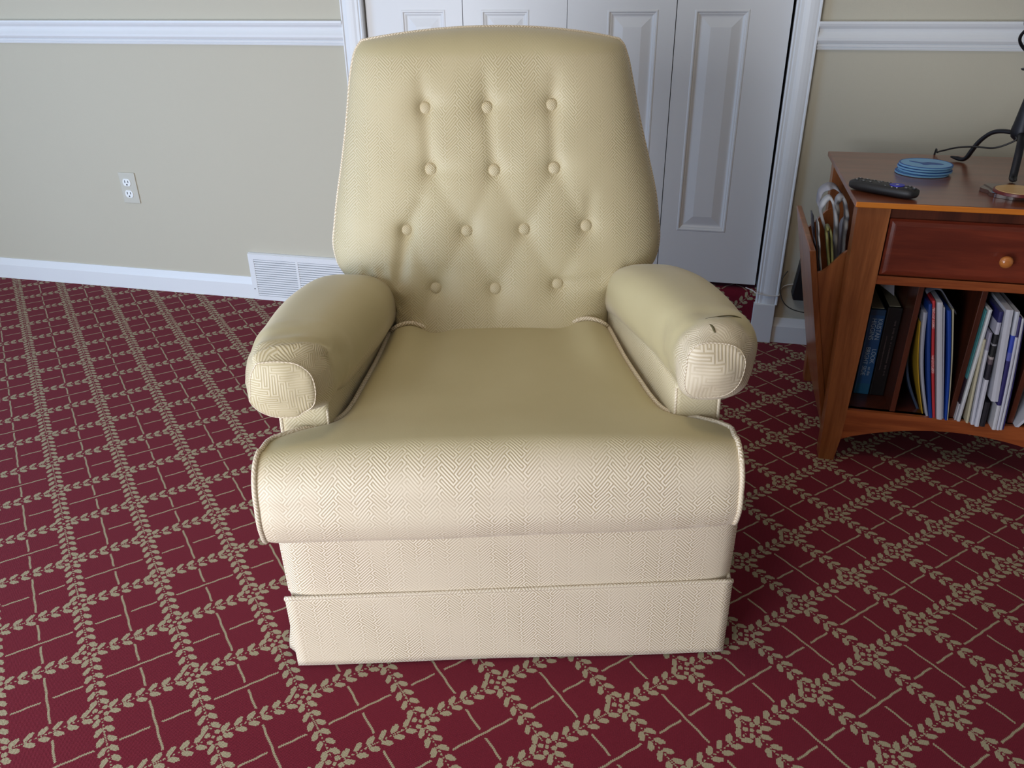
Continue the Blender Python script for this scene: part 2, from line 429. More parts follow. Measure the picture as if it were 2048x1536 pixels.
bm = bmesh.new(); prism(bm, [(YW+.001, 2.06), (YW-.012, 2.06), (YW-.018, 2.10), (YW-.019, 2.125), (YW+.001, 2.127)], -1.147, .256, 'x'); struct(obj('trim_5', bm, WHITE))
# door jambs (lining of the closet opening)
bm = bmesh.new(); bx(bm, -1.10, -1.083, YW, YW+.11, 0, 2.06); bx(bm, .192, .215, YW, YW+.11, 0, 2.06); bx(bm, -1.083, .192, YW, YW+.11, 2.045, 2.06)
struct(obj('trim_6', bm, DOORW))

# bifold closet doors: one thing, four leaves
door = bpy.data.objects.new('door_1', None); C.objects.link(door); door['kind'] = 'structure'
YD = 2.530
def leaf(x0, x1, p0, p1):
    """a moulded leaf with sunk frames and raised fields"""
    bm = bmesh.new(); zb, zt = .181, 2.04; th = .03
    panels = [(.346, .985), (1.10, 1.90)]
    xs = [x0, p0, p1, x1]; zs = [zb, .346, .985, 1.10, 1.90, zt]
    for i in range(3):
        for j in range(5):
            if i == 1 and j in (1, 3): continue
            vs_ = [bm.verts.new(c) for c in ((xs[i], YD, zs[j]), (xs[i+1], YD, zs[j]), (xs[i+1], YD, zs[j+1]), (xs[i], YD, zs[j+1]))]
            bm.faces.new(vs_)
    for za, zb2 in panels:
        prof = [(0, 0), (.0025, -.0015), (.006, -.0015), (.009, .0025), (.012, .003), (.017, .0062), (.020, .0066), (.024, .006), (.047, .0005), (.048, .0005)]
        rings = []
        for d, dep in prof:
            rings.append([bm.verts.new(c) for c in ((p0+d, YD+dep, za+d), (p1-d, YD+dep, za+d), (p1-d, YD+dep, zb2-d), (p0+d, YD+dep, zb2-d))])
        for a, b in zip(rings, rings[1:]):
            for k in range(4): bm.faces.new((a[k], a[(k+1) % 4], b[(k+1) % 4], b[k]))
        bm.faces.new(rings[-1])
    zb, zt = .181, 2.04
    for q in (((x0, YD, zb), (x0, YD+th, zb), (x0, YD+th, zt), (x0, YD, zt)), ((x1, YD, zb), (x1, YD+th, zb), (x1, YD+th, zt), (x1, YD, zt)),
              ((x0, YD+th, zb), (x1, YD+th, zb), (x1, YD+th, zt), (x0, YD+th, zt)), ((x0, YD, zb), (x1, YD, zb), (x1, YD+th, zb), (x0, YD+th, zb)),
              ((x0, YD, zt), (x1, YD, zt), (x1, YD+th, zt), (x0, YD+th, zt))):
        bm.faces.new([bm.verts.new(c) for c in q])
    bmesh.ops.remove_doubles(bm, verts=bm.verts, dist=1e-5)
    return obj('door_leaf', bm, DOORW, door)
g = .0012
leaf(-1.078, -.766-g, -.963, -.821); leaf(-.766+g, -.446-g, -.708, -.560); leaf(-.446+g*.4, -.131-g, -.328, -.181); leaf(-.131+g, .1835, -.079, .072)

# ------------------------------------------------------------------ wall grille and outlet
vent = thing('wall_vent_grille', 'white louvered floor level air grille with two banks of slats beside the closet casing', 'vent', (-1.42, YW, 0))
vx0, vx1, vz1 = -1.614+1.42, -1.205+1.42, .176
bm = bmesh.new()
yo = -.016
bankL = (-1.593+1.42, -1.424+1.42); bankR = (-1.415+1.42, -1.232+1.42); bz0, bz1 = .016, .157
bx(bm, vx0, bankL[0], yo, 0, 0, vz1); bx(bm, bankR[1], vx1, yo, 0, 0, vz1); bx(bm, bankL[1], bankR[0], yo, 0, bz0, bz1)
bx(bm, bankL[0], bankR[1], yo, 0, 0, bz0); bx(bm, bankL[0], bankR[1], yo, 0, bz1, vz1)
prism(bm, [(yo, vz1), (0, vz1), (0, vz1+.004), (yo+.008, vz1+.004)], vx0, vx1, 'x')
obj('grille_frame', bm, WHITE, vent)
bm = bmesh.new(); bx(bm, bankL[0], bankR[1], -.004, -.001, bz0, bz1); obj('duct_opening', bm, BLACKG, vent)
for bk in (bankL, bankR):
    for i in range(16):
        zz = bz0+(i+.5)*(bz1-bz0)/16
        bm = bmesh.new(); prism(bm, [(yo+.001, zz-.0034), (yo+.001, zz+.0022), (yo+.0025, zz+.0026), (-.004, zz+.0045), (-.004, zz+.0032), (yo+.0022, zz-.0034)], bk[0], bk[1], 'x')
        obj('slat', bm, WHITE, vent)
bm = bmesh.new(); lathe(bm, [(.0022, 0), (.0022, .0012)], 10); s = obj('screw', bm, BLACK, vent); s.rotation_euler = (PI/2, 0, 0); s.location = (vx0+.009, yo, .042)

outlet = thing('wall_outlet', 'ivory wall outlet plate with two white sockets on the left wall', 'outlet', (-2.063, YW, .394))
bm = bmesh.new(); bx(bm, -.034, .034, -.005, 0, -.056, .056, .002); obj('cover_plate', bm, IVORY, outlet)
for dz in (.021, -.021):
    bm = bmesh.new()
    pts = [(.0165*math.cos(a), max(-.0135, min(.0135, .0165*math.sin(a)))) for a in [2*PI*k/28 for k in range(28)]]
    prism(bm, [(p[0]-.003, p[1]+dz) for p in pts], -.0075, -.004, 'y'); rc = obj('receptacle', bm, OUTW, outlet)
    for sx, hh in ((-.0065, .0045), (.0065, .0038)):
        bm = bmesh.new(); bx(bm, sx-.0012-.003, sx+.0012-.003, -.0082, -.007, dz+.003-hh, dz+.003+hh); obj('slot', bm, BLACKG, rc)
    bm = bmesh.new(); bx(bm, -.0025-.003, .0025-.003, -.0082, -.007, dz-.0105, dz-.006); obj('slot', bm, BLACKG, rc)
bm = bmesh.new(); lathe(bm, [(.0025, 0), (.0022, .001)], 12); s = obj('screw', bm, IVORY, outlet); s.rotation_euler = (PI/2, 0, 0); s.location = (0, -.005, 0)

# ------------------------------------------------------------------ the armchair
CH = thing('armchair', 'tufted olive beige armchair with rolled arms, fretwork fabric and a skirt', 'armchair', (-.2525, 1.0, 0), math.radians(15.4))
def piping(pts, r, parent, mat=FAB, name='piping', closed=False):
    bm = bmesh.new(); tube(bm, pts, r, 8, closed); o = obj(name, bm, mat, parent, True); uvbox(o); return o

# seat cushion -------------------------------------------------
SW = [(-.09, .354, -.016), (-.04, .357, -.016), (.0, .356, -.014), (.025, .352, -.011), (.045, .325, -.010), (.062, .292, -.009), (.085, .266, -.009), (.12, .252, -.008), (.2, .240, -.008), (.3, .228, -.008), (.44, .216, -.008)]
prof = []      # (y, z): from the back over the top, round the nose, to the underside
ZT, ZB = .452, .311
ny = 46
for i in range(ny): y = .43-(.43+.010)*(i/(ny-1))**.92; prof.append((y, ZT))
for k in range(1, 15):
    a = PI/2*k/14; prof.append((-.010-.066*math.sin(a)**.95, ZT-.062*(1-math.cos(a))))
for k in range(1, 5): prof.append((-.076-.004*math.sin(PI*k/5), .390-k*.0095))
for k in range(1, 9): a = PI/2*k/8; prof.append((-.036-.040*math.cos(a), ZB+.041-.041*math.sin(a)))
for i in range(1, 14): prof.append((-.036+(.466)*i/13, ZB))
arc = [0]
for i in range(1, len(prof)): arc.append(arc[-1]+math.dist(prof[i], prof[i-1]))
NU = 61
def seat_pt(i, j):
    u = -1+2*i/(NU-1); y, z = prof[j]; W_, xc = interp(SW, y)
    x = xc+u*W_
    if j < ny:
        back = sst(.10, .40, y)
        z += .012*(1-abs(u)**3)-.006*sst(.05, .25, y)*(1-u*u)
        z += back*(.010*math.exp(-((abs(u)-.80)/.14)**2)-.010*math.exp(-((u+.62)/.16)**2)-.004*math.exp(-((u-.55)/.2)**2))
        z += -.020*(max(0, abs(u)-.9)/.1)**2*(.4 if y > .06 else .15)
    else:
        k_ = max(0, 1-(j-ny)/16); z += .012*(1-abs(u)**3)*k_+.004*(1-u*u)*k_
    y -= .004*(1-u**4)*(1-sst(-.075, -.04, y))
    if j < ny: z += .004*(1-u*u)*(1-sst(.0, .10, y)) if y < .1 else 0
    if j > ny: z += (1-sst(.30, .44, z))*(.005*u-.002*math.cos(u*2)+.001*math.sin(7*u))
    n = noise.noise(Vector((x*7, y*7, z*7)))*.0022
    e = max(0, abs(u)-.93)/.07
    if j >= ny and j < len(prof)-14: y += .004*e*e
    return (x, y, z+n), (x, arc[j])
seat = gridmesh('seat_cushion', NU, len(prof), seat_pt, FAB, CH)
wear_shade(seat, lambda c: .93*sst(-.070, -.005, c.y)*(1 if c.z > .38 else 0)+(0 if c.z < .40 else 0))
# sides
for s, ii in ((-1, 0), (1, NU-1)):
    P = [Vector(seat_pt(ii, j)[0]) for j in range(len(prof))]
    n = len(P); h = ny+8
    bm = bmesh.new(); L = bm.loops.layers.uv.new('UVMap')
    top = P[:h+4]; bot = P[h+3:][::-1]
    m = 60
    def res_(pl, m):
        d = [0]
        for a, b in zip(pl, pl[1:]): d.append(d[-1]+(a-b).length)
        out = []
        for k in range(m):
            t_ = d[-1]*k/(m-1); q = 0
            while q < len(d)-2 and d[q+1] < t_: q += 1
            f = (t_-d[q])/max(1e-9, d[q+1]-d[q]); out.append(pl[q].lerp(pl[q+1], min(1, f)))
        return out
    # pair by y so the side wall is vertical
    ys = [.43-(.43+.079)*k/(m-1) for k in range(m)]
    def at(pl, y):
        best = None
        for a, b in zip(pl, pl[1:]):
            if (a.y-y)*(b.y-y) <= 0 and abs(a.y-b.y) > 1e-9: best = a.lerp(b, (y-a.y)/(b.y-a.y))
        return best if best else min(pl, key=lambda p: abs(p.y-y))
    T = [at(top, y) for y in ys]; Bt = [at(bot, y) for y in ys]
    cols = []
    for a, b in zip(T, Bt):
        c = []
        for k in range(6):
            f = k/5; v = a.lerp(b, f); v.x += s*.005*math.sin(PI*f); c.append(bm.verts.new(v))
        cols.append(c)
    for a, b in zip(cols, cols[1:]):
        for k in range(5):
            f = bm.faces.new((a[k], a[k+1], b[k+1], b[k]))
            for lp in f.loops: lp[L].uv = (lp.vert.co.y, lp.vert.co.z)
    obj('cushion_border', bm, FAB, seat, True)
    path = [p+Vector((s*.002, 0, .0015)) for p in P[0:len(prof)-16]]
    piping(path, .0042, seat)
bp = [Vector(seat_pt(i, 0)[0])+Vector((0, -.004, .004)) for i in range(NU)]
piping(bp, .0045, seat)

# back cushion ---------------------------------------------------
TB = .33                                      # recline (dy/dz)
def bplane(z): return .440+TB*(z-.44)
BW = [(.40, .228, -.006), (.44, .230, -.006), (.48, .236, -.006), (.510, .262, -.006), (.530, .302, -.007), (.550, .322, -.008), (.575, .331, -.008), (.60, .3335, -.008), (.63, .330, -.007),
      (.68, .323, -.006), (.745, .309, -.007), (.815, .294, -.0095), (.895, .280, -.012), (.925, .274, -.012), (.945, .268, -.012), (.957, .262, -.011), (.965, .255, -.011)]
BTN = [(-.140, .853), (-.022, .852), (.102, .855), (-.133, .747), (-.011, .743), (.105, .745), (-.184, .638), (-.067, .636), (.045, .637), (.166, .640), (-.131, .531), (-.014, .528), (.109, .534)]
CRE = [(0, 3), (1, 4), (2, 5), (3, 6), (3, 7), (4, 7), (4, 8), (5, 8), (5, 9), (6, 10), (7, 10), (7, 11), (8, 11), (8, 12), (9, 12)]
segs = [(BTN[a], BTN[b], .0016 if a > 2 else .0050) for a, b in CRE]
segs += [((-.140, .853), (-.148, .90), .003), ((-.022, .852), (-.024, .90), .0028), ((.102, .855), (.108, .90), .003),
         ((-.184, .638), (-.205, .540), .010), ((-.131, .531), (-.165, .47), .004), ((.109, .534), (.20, .545), .005), ((-.014, .528), (-.016, .46), .002),
         ((-.184, .638), (-.15, .70), .004), ((.166, .640), (.175, .70), .003), ((-.265, .555), (-.215, .475), .009), ((.25, .56), (.21, .50), .007),
         ((-.235, .56), (-.205, .49), .006), ((-.14, .853), (-.022, .852), .003), ((-.022, .852), (.102, .855), .003), ((-.133, .747), (-.011, .743), .002), ((-.011, .743), (.105, .745), .002)]
def dseg(x, z, a, b):
    ax, az = a; bx_, bz = b; dx, dz = bx_-ax, bz-az; t_ = max(0, min(1, ((x-ax)*dx+(z-az)*dz)/(dx*dx+dz*dz)))
    return math.hypot(x-ax-t_*dx, z-az-t_*dz), t_
def bdepth(x, z):
    """how far the padding is pulled in by buttons and creases"""
    d = 0
    for (bx_, bz) in BTN:
        r = math.hypot(x-bx_, z-bz)
        d += .010*math.exp(-(r/.014)**2)+.009*math.exp(-(r/.036)**2)
    c = 0
    for a, b, k in segs:
        q, t_ = dseg(x, z, a, b)
        if q < .05: c = max(c, k*math.exp(-(q/.013)**2)*(1 if t_ < .98 else .6))
    return d+c
ZB0, ZB1 = .405, .966
NZ, NX = 150, 141
def bfront(x, z):
    W_, xc = interp(BW, z); u = max(-1, min(1, (x-xc)/W_)); v = (z-ZB0)/(ZB1-ZB0)*2-1
    pu = (1-abs(u)**4.5)**.55; pv = (1-max(0, v)**9)**.5 if v > 0 else 1
    lo = .40+.60*sst(.41, .56, z)
    D = .083*pu*pv
    return bplane(z)+.060-D-.010*math.sin(PI*min(1, max(0, v*.5+.5)))*pu+(bdepth(x, z)-.006)*pu
def back_pt(i, j):
    z = ZB0+(ZB1-ZB0)*(1-(1-j/(NZ-1))**1.25) if True else 0
    W_, xc = interp(BW, z); u = -1+2*i/(NX-1); u = math.copysign(1-(1-abs(u))**1.25, u)
    x = xc+u*W_; y = bfront(x, z)
    arch = (.022*(1-u*u)-.004*max(0, u)**4)*sst(.80, .966, z)
    y += TB*arch
    n = noise.noise(Vector((x*9, z*9, 3)))*.002
    return (x, y+n, z+arch), (x, z*1.05)
back = gridmesh('back_cushion', NX, NZ, back_pt, FAB, CH)
wear_shade(back, lambda c: .85*max(.78, sst(.90, .955, c.z), .75*math.exp(-((c.x+.225)/.03)**2)*sst(.55, .7, c.z), max(.7*math.exp(-((c.x-b-.022)/.022)**2)*sst(.66, .72, c.z)*(1-sst(.84, .93, c.z)) for b in (-.135, -.015, .105))))  # whole back toned down as painted shade, worn plainer near the top
# border and rear of the back
out = []
for j in range(NZ): out.append(Vector(back_pt(0, j)[0]))
for i in range(1, NX): out.append(Vector(back_pt(i, NZ-1)[0]))
for j in range(NZ-2, -1, -1): out.append(Vector(back_pt(NX-1, j)[0]))
bm = bmesh.new(); L = bm.loops.layers.uv.new('UVMap'); cols = []
cx0 = Vector((0, 0, .68))
for k, p in enumerate(out):
    c = []; dirv = Vector((p.x, 0, p.z-.68)).normalized()
    for q, (dy, inset) in enumerate(((0, 0), (.012, -.004), (.04, -.007), (.07, -.006), (.085, 0), (.09, .02))):
        c.append(bm.verts.new(p+Vector((0, dy, -TB*dy*.3-.16*dy*sst(.8, .95, p.z)))-dirv*inset))
    cols.append(c)
acc = 0
for a, b, k in zip(cols, cols[1:], range(len(cols))):
    d = (a[0].co-b[0].co).length
    for q in range(5):
        f = bm.faces.new((a[q], b[q], b[q+1], a[q+1]))
        for lp, (s_, t_) in zip(f.loops, ((acc, q), (acc+d, q), (acc+d, q+1), (acc, q+1))): lp[L].uv = (s_, t_*.018)
    acc += d
f = bm.faces.new([c[5] for c in cols])
for lp in f.loops: lp[L].uv = (lp.vert.co.x, lp.vert.co.z)
obj('back_border', bm, FAB, back, True)
piping([p+Vector((0, .001, 0)) for p in out[::2]], .0034, back)
piping([c+Vector((math.copysign(.007, c.x)*(1 if abs(c.x) > .24 else 0), .074, -.010 if c.z > .90 else 0)) for c in out[::3]], .0036, back)
# covered buttons
tl = math.atan(TB)
for (bx_, bz) in BTN:
    bm = bmesh.new(); R_ = .0125
    pf = [(R_*.93, -.004), (R_, 0), (R_*.97, .0022), (R_*.82, .0044), (R_*.55, .0060), (R_*.25, .0068), (.0005, .0070)]
    lathe(bm, pf, 24)
    b = obj('button', bm, FAB, back, True); uvbox(b); wear_shade(b, lambda c: .55)
    for l in b.data.uv_layers['UVMap'].data: l.uv = (l.uv[0]*1.2+bx_*3.1, l.uv[1]*1.2+bz*2.3)
    b.location = (bx_, bfront(bx_, bz)-.003, bz); b.rotation_euler = (PI/2-tl, 0, 0)
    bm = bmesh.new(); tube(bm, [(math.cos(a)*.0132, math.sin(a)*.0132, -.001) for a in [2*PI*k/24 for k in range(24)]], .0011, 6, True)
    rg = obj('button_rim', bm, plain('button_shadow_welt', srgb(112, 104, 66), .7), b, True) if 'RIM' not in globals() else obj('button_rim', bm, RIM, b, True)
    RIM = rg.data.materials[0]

# arms -----------------------------------------------------------
def arm(s, tab, face_mat, name='armrest'):
    """s -1 left, +1 right; tab rows (y, cx, rx, cz, rz)"""
    NS = 56; ys = []
    y0, y1 = tab[0][0], .54; NYY = 90
    for j in range(NYY): ys.append(y0+(y1-y0)*(j/(NYY-1))**1.6)
    def fn(i, j):
        a = 2*PI*i/NS; y = ys[j]; cx, rx, cz, rz = interp(tab, y)
        ca, sa = math.cos(a), math.sin(a); ex = 2/2.7
        x = cx+rx*math.copysign(abs(ca)**ex, ca); z = cz+rz*math.copysign(abs(sa)**ex, sa)
        # crumples in the cover near the front
        fr = math.exp(-((y-.05)/.09)**2)
        n = noise.noise(Vector((x*16+s*5, y*20, z*22)))*.0075*fr+noise.noise(Vector((x*40, y*44, z*44+s)))*.0022*fr
        n += noise.noise(Vector((x*6, y*5, z*8+9*s)))*.004
        if s < 0:
            aa = a if a < 5.2 else a-2*PI
            q, t_ = dseg(aa*.07, y, (2.1*.07, .006), (.62*.07, .052)); n += .0075*math.exp(-(q/.0075)**2)
            q, t_ = dseg(aa*.07, y, (1.9*.07, .030), (.7*.07, .078)); n -= .0045*math.exp(-(q/.008)**2)
            q, t_ = dseg(aa*.07, y, (3.5*.07, .0), (4.9*.07, .0)); n += .005*math.exp(-(q/.011)**2)
            q, t_ = dseg(aa*.07, y, (3.4*.07, .030), (4.8*.07, .026)); n -= .004*math.exp(-(q/.010)**2)
        nv = Vector((x-cx, 0, z-cz)).normalized()
        p = Vector((x, y, z))+nv*n
        per = PI*(rx+rz)
        return p, (a/(2*PI)*.46+s*.7, y)
    def wrap(i, j): return fn(i % NS, j)
    bm = bmesh.new(); L = bm.loops.layers.uv.new('UVMap'); V = [[bm.verts.new(fn(i, j)[0]) for j in range(NYY)] for i in range(NS)]
    for i in range(NS):
        for j in range(NYY-1):
            i2 = (i+1) % NS; f = bm.faces.new((V[i][j], V[i2][j], V[i2][j+1], V[i][j+1]))
            for lp, (a, b) in zip(f.loops, ((i, j), (i+1, j), (i+1, j+1), (i, j+1))): lp[L].uv = (a/NS*.46+s*.7, ys[b])
    # front face (rounded) filled with rings
    rim = [V[i][0] for i in range(NS)]; cx, rx, cz, rz = tab[0][1:]
    prev = rim; NR = 9
    for k in range(1, NR):
        f_ = 1-k/NR; ring = []
        for i in range(NS):
            c0 = rim[i].co; x = cx+(c0.x-cx)*f_; z = cz+(c0.z-cz)*f_
            y = tab[0][0]-.010*(1-f_**2.4)+noise.noise(Vector((x*28, z*28, s*4)))*.006*(1-f_**4)
            ring.append(bm.verts.new((x, y, z)))
        for i in range(NS):
            i2 = (i+1) % NS; f = bm.faces.new((prev[i], ring[i], ring[i2], prev[i2])); f.material_index = 1
            for lp in f.loops: lp[L].uv = ((lp.vert.co.x+lp.vert.co.z)*.7071, (lp.vert.co.z-lp.vert.co.x)*.7071)
        prev = ring
    f = bm.faces.new(prev); f.material_index = 1
    for lp in f.loops: lp[L].uv = ((lp.vert.co.x+lp.vert.co.z)*.7071, (lp.vert.co.z-lp.vert.co.x)*.7071)
    bm.faces.new([V[i][-1] for i in range(NS)][::-1])
    o = obj(name, bm, [FAB, face_mat], CH, True)
    # stitched seam of the front patch
    seam = []
    for i in range(NS):
        p = Vector(fn(i, 2)[0]); n_ = Vector((p.x-cx, -.01, p.z-cz)).normalized(); seam.append(p+n_*.0004)
    piping(seam, .0010, o, FAB, 'seam', True)
    return o
LT = [(-.004, -.328, .046, .550, .041), (.010, -.329, .055, .548, .048), (.03, -.330, .062, .545, .054), (.07, -.330, .069, .541, .060), (.15, -.326, .078, .531, .068),
      (.25, -.320, .086, .522, .071), (.35, -.308, .089, .512, .072), (.45, -.300, .087, .494, .071), (.54, -.298, .080, .446, .070)]
RTb = [(-.004, .300, .044, .562, .044), (.010, .303, .052, .560, .053), (.03, .309, .058, .558, .060), (.07, .316, .064, .555, .063), (.15, .316, .070, .551, .064),
       (.25, .308, .077, .544, .064), (.35, .298, .083, .533, .063), (.45, .289, .083, .511, .062), (.54, .287, .078, .464, .062)]
armL = arm(-1, LT, FAB); armR = arm(1, RTb, FABBIG)
for a_, w_ in ((armL, .58), (armR, .2)): wear_shade(a_, lambda c, w_=w_: max(w_, .9*sst(.015, .06, c.y)*sst(.47, .52, c.z)))
# fold on the left arm cap: a pinched ridge, and the open tears
def ridge(parent, pts, r, mat=FABW, name='fabric_fold', flat=.6):
    bm = bmesh.new(); q = catmull(pts, 6); n = len(q)
    rr = [r*math.sin(PI*(k+.6)/(n+.2))**.6 for k in range(n)]
    tube(bm, q, rr, 10, flat=flat); o = obj(name, bm, mat, parent, True); uvbox(o); return o
def armtop(tab, y, a):
    cx, rx, cz, rz = interp(tab, y); ca, sa = math.cos(a), math.sin(a); ex = 2/2.7
    return Vector((cx+rx*math.copysign(abs(ca)**ex, ca), y, cz+rz*math.copysign(abs(sa)**ex, sa)))
SEAMD = plain('torn_seam', srgb(92, 84, 52), .8)
ridge(armR, [armtop(RTb, .060, 1.75)+Vector((0, 0, .001)), armtop(RTb, .072, 1.3)+Vector((0, 0, .001)), armtop(RTb, .075, .8)+Vector((0, 0, .001)), armtop(RTb, .07, .45)], .0016, SEAMD, 'torn_seam')
ridge(armR, [armtop(RTb, .048, 1.78)+Vector((0, 0, .001)), armtop(RTb, .030, 1.66)+Vector((0, 0, .0012)), armtop(RTb, .014, 1.60)+Vector((0, 0, .0012))], .0022, SEAMD, 'torn_seam')
# upright arm panels (padded inner side, front panel, outer side)
def slab(name, x0, x1, y0, y1, z0, z1, mat, bev=.012, lean=0, parent=CH, taper=0):
    bm = bmesh.new(); bx(bm, x0, x1, y0, y1, z0, z1)
    for v in bm.verts:
        if (taper > 0) == (v.co.x > (x0+x1)/2): v.co.x += taper*(v.co.y-y0)
    bmesh.ops.bevel(bm, geom=list(bm.edges), offset=bev, segments=4, profile=.5, affect='EDGES')
    for v in bm.verts: v.co.x += lean*(v.co.z-z0)
    o = uvbox(obj(name, bm, mat, parent, True)); wear_shade(o, lambda c: .55 if name == 'arm_panel' else .1); return o  # arm panels darkened to paint in shade
slab('arm_panel', -.368, -.290, .060, .50, .17, .500, FAB, .010, .03, taper=.145)
slab('arm_panel', .272, .346, .060, .50, .17, .510, FAB, .010, -.03, taper=-.12)
piping([(-.290+.03*(z-.17)-.003, .0635, z) for z in (.42, .44, .46, .478)], .0026, CH)
piping([(-.366+.03*(z-.17), .063, z) for z in (.40, .44, .48, .51)], .0032, CH)
piping([(.272-.03*(z-.17)+.003, .0635, z) for z in (.42, .45, .48, .500)], .0026, CH)
piping([(.3435-.03*(z-.17), .063, z) for z in (.40, .44, .48, .51)], .0032, CH)

# lower body ------------------------------------------------------
slab('seat_base', -.360, .360, .028, .70, .14, .30, FAB, .01)
slab('side_panel', -.368, -.335, .45, .70, .17, .44, FAB, .01)
slab('side_panel', .320, .352, .45, .70, .17, .44, FAB, .01)
def panel_pt(i, j):
    x = -.381+.758*i/60; z = .150+.143*j/20; t_ = j/20; u = i/30-1
    e = (1-abs(u)**14)**.5; v = (1-max(0, 2*t_-1)**6)**.5
    x *= 1+.006*(t_-.2); y = .022-.024*e*(.55+.45*v)+noise.noise(Vector((x*6, z*12, 1)))*.0018
    z += .006*(x+.37)/.74
    return (x, y, z), (x, z)
gridmesh('footrest_panel', 61, 21, panel_pt, FAB, CH)
slab('footrest_frame', -.371, .369, .018, .05, .160, .290, FAB, .006)
slab('back_shell', -.235, .235, .60, .72, .16, .62, FAB, .02)
# skirt: front flap, two side flaps, rear flap, each hanging from a welt
def flap(name, p0, p1, z0, z1, nrm, flare, wave, skew=0, curl=0, cend=1):
    p0, p1 = Vector(p0), Vector(p1); n = Vector(nrm); th = .0035; NI, NJ = 50, 14
    d = (p1-p0).length
    def P_(i, j, off):
        t_ = i/(NI-1); f = j/(NJ-1); z = z1+(z0-z1)*f
        p = p0.lerp(p1, t_); out_ = flare*f+wave*f*math.sin(t_*9+.7)*.5
        sd = (1-t_)*d if cend else t_*d
        q_ = max(0, 1-sd/.035)
        p = p+n*(out_+off-curl*q_**1.6*(.35+.65*f))+(p1-p0).normalized()*(curl*.25*q_*(-1 if cend else 1))
        ed = skew*f*(1-t_)**1 if skew else 0
        p = p+(p1-p0).normalized()*ed
        p.z = z+(.010*t_ if nrm[1] == -1 else 0)*(1-f)
        return p, (t_*d, z)
    bm = bmesh.new(); L = bm.loops.layers.uv.new('UVMap')
    for off in (0, -th):
        V = [[bm.verts.new(P_(i, j, off)[0]) for j in range(NJ)] for i in range(NI)]
        for i in range(NI-1):
            for j in range(NJ-1):
                f = bm.faces.new((V[i][j], V[i+1][j], V[i+1][j+1], V[i][j+1]))
                for lp, (a, b) in zip(f.loops, ((i, j), (i+1, j), (i+1, j+1), (i, j+1))): lp[L].uv = P_(a, b, 0)[1]
        if off == 0: V0 = V
    loopA = [V0[i][0] for i in range(NI)]+[V0[-1][j] for j in range(1, NJ)]+[V0[i][-1] for i in range(NI-2, -1, -1)]+[V0[0][j] for j in range(NJ-2, 0, -1)]
    loopB = [V[i][0] for i in range(NI)]+[V[-1][j] for j in range(1, NJ)]+[V[i][-1] for i in range(NI-2, -1, -1)]+[V[0][j] for j in range(NJ-2, 0, -1)]
    for k in range(len(loopA)):
        k2 = (k+1) % len(loopA); f = bm.faces.new((loopA[k], loopA[k2], loopB[k2], loopB[k]))
        for lp in f.loops: lp[L].uv = (lp.vert.co.x, lp.vert.co.z)
    o = obj(name, bm, FAB, CH, True)
    tp = [P_(i, 0, 0)[0]+n*.001 for i in range(NI)]
    piping(tp, .0038, o)
    return o
flap('skirt_flap', (-.381, -.003, 0), (.375, -.003, 0), .004, .154, (0, -1, 0), .004, .003, skew=.004)
flap('skirt_flap', (-.377, .68, 0), (-.377, .000, 0), .010, .152, (-1, 0, 0), .024, .014, curl=.030, cend=1)
flap('skirt_flap', (.374, .004, 0), (.374, .68, 0), .016, .160, (1, 0, 0), .012, .010, curl=.012, cend=0)
flap('skirt_flap', (.37, .705, 0), (-.37, .705, 0), .010, .150, (0, 1, 0), .004, .004)
bm = bmesh.new(); lathe(bm, [(.25, 0), (.26, .006), (.26, .022), (.24, .026), (.08, .028), (.06, .14)], 40, (0, .36, 0)); obj('swivel_base', bm, BLACK, CH, True)

# ------------------------------------------------------------------ side table
TX0, TX1, TY0, TY1, TZ = .311, .931, 1.788, 2.332, .645
TB_ = thing('end_table', 'cherry wood end table with a drawer, magazine slots and a side magazine pocket', 'table', (.621, 2.04, 0))
bm = bmesh.new()
ox, oy = -.621, -2.04
def TBX(bm, x0, x1, y0, y1, z0, z1, bev=0, mi=0): return bx(bm, x0+ox, x1+ox, y0+oy, y1+oy, z0, z1, bev, mi)
fs = TBX(bm, TX0, TX1, TY0, TY1, TZ-.0125, TZ)
for f in bm.faces:
    f.material_index = 1 if f.calc_center_median().y < TY0+oy+.001 else 0
top_o = obj('table_top', bm, [WOODTOP, WOODEDGE], TB_)
m_ = top_o.modifiers.new('b', 'BEVEL'); m_.width = .002; m_.segments = 2
def leg(xo, xi, y0, y1, s):
    """xo outer x at the top, tapering and flaring"""
    bm = bmesh.new()
    def xoz(z): return xo+s*.020*(1-z/.6325)
    lv = []
    for z, xi_ in ((.6325, xi), (.30, xi), (.10, xi-s*.004), (.062, xi-s*.005), (0, xi-s*.012)):
        a, b = xoz(z), xi_
        lv.append([bm.verts.new((x+ox, y+oy, z)) for x, y in ((a, y0), (b, y0), (b, y1), (a, y1))])
    for p, q in zip(lv, lv[1:]):
        for k in range(4): bm.faces.new((p[k], p[(k+1) % 4], q[(k+1) % 4], q[k]))
    bm.faces.new(lv[0]); bm.faces.new(lv[-1])
    bmesh.ops.recalc_face_normals(bm, faces=bm.faces)
    return obj('leg', bm, WOOD, TB_)
leg(.318, .385, 1.800, 1.845, 1); leg(.924, .857, 1.800, 1.845, -1); leg(.318, .385, 2.235, 2.28, 1); leg(.924, .857, 2.235, 2.28, -1)
